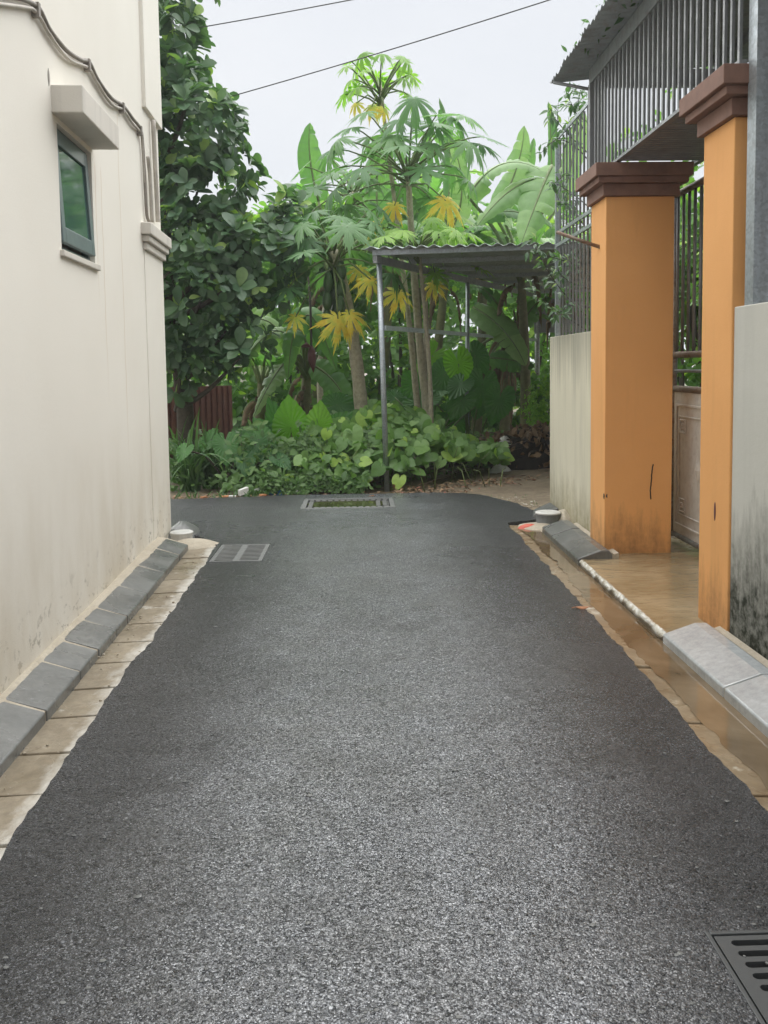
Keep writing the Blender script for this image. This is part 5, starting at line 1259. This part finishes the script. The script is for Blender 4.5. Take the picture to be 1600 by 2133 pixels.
# ================================================================ DEBRIS
def twig(a, b, r, label, bend=0.04, mat='twig'):
    a, b = Vector(a), Vector(b); pts = [a.lerp(b, i / 6) + 0.5 * bend * V(fbm(i * 0.7 + a.x), fbm(i * 0.7 + 3), abs(fbm(i * 0.5 + 5))) for i in range(7)]
    single('branch', MB().tube(pts, [r * (1 - 0.07 * i) for i in range(7)], 8), mat, label, 'branch', 'fallen branches by the shed')
lg = thing('fallen_log', 'fallen rotting log with a splintered orange end by the front shed post', 'log', (0.3, 10.1, -0.03))
lp = [G(735, 1022), G(770, 1012), G(800, 1003), G(850, 997), G(910, 990), G(975, 975)]
lp = [V(p.x, p.y + 0.05, 0.04 + 0.012 * i) for i, p in enumerate(lp)]; sp_ = smooth(lp, 5); k = len(sp_)
obj('trunk', MB().tube([p + 0.015 * V(fbm(i * 0.6), fbm(i * 0.6 + 9), fbm(i * 0.6 + 4)) for i, p in enumerate(sp_)], [0.03 + 0.035 * math.sin(math.pi * min(1, (i + 4) / (k + 2))) + 0.012 * fbm(i * 0.9) for i in range(k)], 10), 'bark', lg)
for i in range(7):
    e = lp[0] + V(-U(0.03, 0.30), U(-0.08, 0.05), U(-0.03, 0.03)); obj('splinter', MB().tube([lp[1] + V(0, 0, 0.02) + 0.02 * rv(), lp[0] + 0.02 * rv(), e], [0.02, 0.013, 0.004], 6), 'twig', lg)
st = G(715, 1012); single('log_end', MB().tube([V(st.x, st.y + 0.35, 0.10), V(st.x - 0.02, st.y + 0.1, 0.10)], [0.12, 0.13], 14), 'compost', 'dark sawn log end lying among weeds left of the fallen log', 'log')
for a, b, r, lab in (((1000, 905), (1142, 972), 0.014, 'long thin branch slanting across the dark debris heap'), ((880, 1010), (1015, 965), 0.012, 'thin reddish branch on the leaf litter before the debris heap'), ((1050, 992), (1095, 990), 0.010, 'short stick lying on the bare path'), ((940, 985), (1050, 968), 0.012, 'thin branch lying at the foot of the debris heap')):
    A, B = G(*a), G(*b)
    A = P(*a, min(A.y, 13.2)); B = P(*b, min(B.y, 12.8)); twig(A, B, r, lab)
dp = thing('debris_heap', 'dark heap of rotting garden debris beside the yard wall end', 'heap', (2.6, 12.6, -0.05))
obj('mound', blob('d', (2.55, 12.7, -0.06), 1.05, 0.75, 0.52, 'compost', 4.4, 40, 12), 'compost', dp)
for i in range(110):
    a = U(0, 6.28); r = U(0, 1) ** 0.6; p = V(2.55 + 1.0 * r * math.cos(a), 12.65 + 0.75 * r * math.sin(a), 0.48 * (1 - r ** 1.8) + U(-0.02, 0.05)); d = V(U(-1, 1), U(-1, 1), U(-0.3, 0.4)).normalized() * U(0.12, 0.4)
    obj('stick', MB().tube([p - d * 0.5, p + V(0, 0, U(0, 0.04)), p + d * 0.5], U(0.004, 0.012), 5), random.choice(['twig', 'bark', 'compost']), dp)
lm = [basis((2.55 + 1.2 * r * math.cos(a), 12.55 + 0.9 * r * math.sin(a), max(-0.02, 0.48 * (1 - r ** 1.8)) + U(0, 0.05)), rv(), rv() + V(0, 0, 0.6), U(0.05, 0.14)) for a, r in [(U(0, 6.28), U(0, 1) ** 0.6) for _ in range(700)]]
cloud('leaf_mass', T_OBOV, lm, 'deadleaf', dp)['kind'] = 'stuff'
lm = []
for i in range(2600):
    x, y = U(0.35, 3.2), U(9.72, 12.3)
    f1 = 10.0 + max(0, x - 0.6) * 0.55
    if abs(y - f1) > 0.32 * U(0, 1.4) or (x > 1.9 and U(0, 1) < 0.6): continue
    lm.append(basis((x, y, U(-0.02, 0.012)), V(U(-1, 1), U(-1, 1), U(-0.1, 0.2)), V(U(-0.4, 0.4), U(-0.4, 0.4), 1), U(0.03, 0.11)))
for i in range(300):
    x, y = U(-2.3, 1.3), U(9.68, 9.95); lm.append(basis((x, y, -0.02 + U(0, 0.015)), V(U(-1, 1), U(-1, 1), U(-0.1, 0.2)), V(U(-0.4, 0.4), U(-0.4, 0.4), 1), U(0.03, 0.08)))
o = cloud('leaf_litter', T_LANC, lm, 'litter'); tag(o, 'dry brown leaf litter strewn along the far road edge', 'leaf litter', kind='stuff')
sm = MB()
def stone(c, r, sq=0.6):
    b = len(sm.v); a0 = U(0, 6.28)
    for z, rr in ((-0.3, 0.8), (0.25, 1.0), (sq, 0.55)):
        for j in range(6): a = a0 + j * math.pi / 3 + U(-0.2, 0.2); q = r * rr * U(0.75, 1.2); sm.v.append((c[0] + q * math.cos(a), c[1] + q * math.sin(a) * 0.8, c[2] + r * z))
    for k in range(2):
        for j in range(6): j2 = (j + 1) % 6; sm.f.append((b + k * 6 + j, b + k * 6 + j2, b + k * 6 + 6 + j2, b + k * 6 + 6 + j)); sm.sm.append(False)
    sm.f.append(tuple(b + 12 + j for j in range(6))); sm.sm.append(False)
for i in range(240): stone((U(1.0, 1.85), U(8.2, 9.4), -0.02), U(0.006, 0.018))
for i in range(40): stone((U(-1.36, -1.15), U(1.9, 7.0), -0.012), U(0.003, 0.010))
gv = obj('gravel', sm, 'gutter'); tag(gv, 'loose pale grit on the path and in the gutters', 'gravel', kind='stuff')
sm = MB()
for i in range(520):
    y = 1.7 + 6.5 * U(0, 1) ** 1.8; stone((U(-1.0, 1.2), y, 0.0), U(0.0025, 0.0075) if U(0, 1) < 0.93 else U(0.008, 0.012), 0.4)
gv = obj('road_grit', sm, 'kerb'); tag(gv, 'loose stone chips scattered on the asphalt', 'grit', kind='stuff')
# rubbish along the edge
def litter(name, x, y, mb_fn, mat, label, cat='litter'):
    c = G(x, y); single(name, mb_fn(c), mat, label, cat, 'rubbish along the far road edge')
def slab(dx, dy, dz, rz, tilt=0.0):
    def fn(c):
        m = MB(); ca, sa = math.cos(rz), math.sin(rz); co8 = []
        for z in (0, dz):
            for sx, sy in ((-1, -1), (1, -1), (1, 1), (-1, 1)):
                x, y = sx * dx / 2, sy * dy / 2; co8.append((c.x + x * ca - y * sa, c.y + x * sa + y * ca, -0.01 + z + (sx * tilt + tilt) * dx / 2 + U(-0.004, 0.004)))
        return m.hexa(co8)
    return fn
litter('foam_block', 507, 1030, slab(0.10, 0.08, 0.065, 0.5, 0.3), 'white', 'white foam block lying at the far road edge before the weeds')
litter('foam_strip', 530, 1027, slab(0.13, 0.035, 0.03, -0.5, 0.35), 'white', 'white strip leaning next to the white foam block')
litter('paper_scrap', 484, 1034, slab(0.08, 0.05, 0.018, 0.2), 'white', 'crumpled white scrap left of the white foam block')
litter('brick_scrap', 425, 1036, slab(0.06, 0.05, 0.02, 0.7), 'orangebit', 'orange scrap on the road edge before the strap leaves')
litter('brick_scrap', 470, 1034, slab(0.09, 0.05, 0.015, 0.1), 'orangebit', 'flat orange scrap beside the crumpled white scrap')
litter('brick_scrap', 548, 1031, slab(0.07, 0.05, 0.02, 0.9), 'orangebit', 'orange scrap between the white strip and the blue plastic sheet')
litter('blue_sheet', 577, 1027, lambda c: blob('b', (c.x, c.y + 0.03, -0.02), 0.15, 0.07, 0.06, 'blue', 7.7, 24, 6), 'blue', 'crumpled blue plastic sheet under the low weeds')
litter('foil_scrap', 612, 1027, slab(0.09, 0.05, 0.012, 0.4, 0.35), 'pvc', 'pale bent scrap right of the blue plastic sheet')
litter('fallen_leaf', 772, 1033, slab(0.07, 0.03, 0.008, 0.3, 0.1), 'orangebit', 'single orange leaf on the asphalt above the manhole', 'leaf')
litter('plastic_bag', 1020, 962, lambda c: blob('b', (c.x, min(c.y, 11.75), -0.03), 0.16, 0.10, 0.11, 'white', 5.5, 22, 7), 'pvc', 'crumpled pale plastic bag at the foot of the debris heap')
litter('plastic_bag', 1052, 905, lambda c: blob('b', (2.1, 12.45, 0.30), 0.12, 0.10, 0.10, 'white', 15.5, 22, 7), 'pvc', 'small pale plastic bag on top of the debris heap')
c = G(1212, 1268); m = MB()
for i in range(7):
    q = i / 6; m.v += [(c.x - 0.06 + 0.12 * q, c.y - 0.012 * math.sin(math.pi * q), 0.006 + 0.008 * math.sin(9 * q)), (c.x - 0.06 + 0.12 * q, c.y + 0.016 * math.sin(math.pi * q) + 0.002, 0.010)]
for i in range(6): m.f.append((2 * i, 2 * i + 2, 2 * i + 3, 2 * i + 1)); m.sm.append(True)
o = single('fallen_leaf', m, 'orangebit', 'curled reddish leaf lying on the asphalt beside the right gutter', 'leaf'); md = o.modifiers.new('solid', 'SOLIDIFY'); md.thickness = 0.003

# ================================================================ WIRES
def wire(a, b, sag, label):
    pts = []
    for i in range(33):
        t = i / 32; p = a.lerp(b, t); p.z -= sag * 4 * t * (1 - t); pts.append(p)
    single('overhead_wire', MB().tube(pts, 0.0065, 6), 'wire', label, 'wire', 'overhead wires')
a = P(340, 240, 11.6); b = P(1066, 5, 9.6); wire(a, b + (b - a) * 1.1, 0.10, 'lower dark wire slanting across the sky to the upper right')
a = P(330, 72, 11.8); b = P(690, -2, 10.4); wire(a, b + (b - a) * 2.2, 0.06, 'upper dark wire slanting across the sky near the top edge')


# ================================================================ HAZE
hz = MB().box((-410, -70, -1.5), (410, 910, 9.5))
hm = bpy.data.materials.new('haze'); hm.use_nodes = True; hn = hm.node_tree.nodes; hn.clear()
ho = hn.new('ShaderNodeOutputMaterial'); hv = hn.new('ShaderNodeVolumePrincipled')
hv.inputs['Color'].default_value = (0.93, 0.96, 1.0, 1); hv.inputs['Density'].default_value = 0.0022; hv.inputs['Anisotropy'].default_value = 0.3
hm.node_tree.links.new(hv.outputs[0], ho.inputs['Volume'])
ob = obj('haze', hz, hm); ob['kind'] = 'stuff'
tag(ob, 'thin damp haze filling the air over the lane', 'haze')
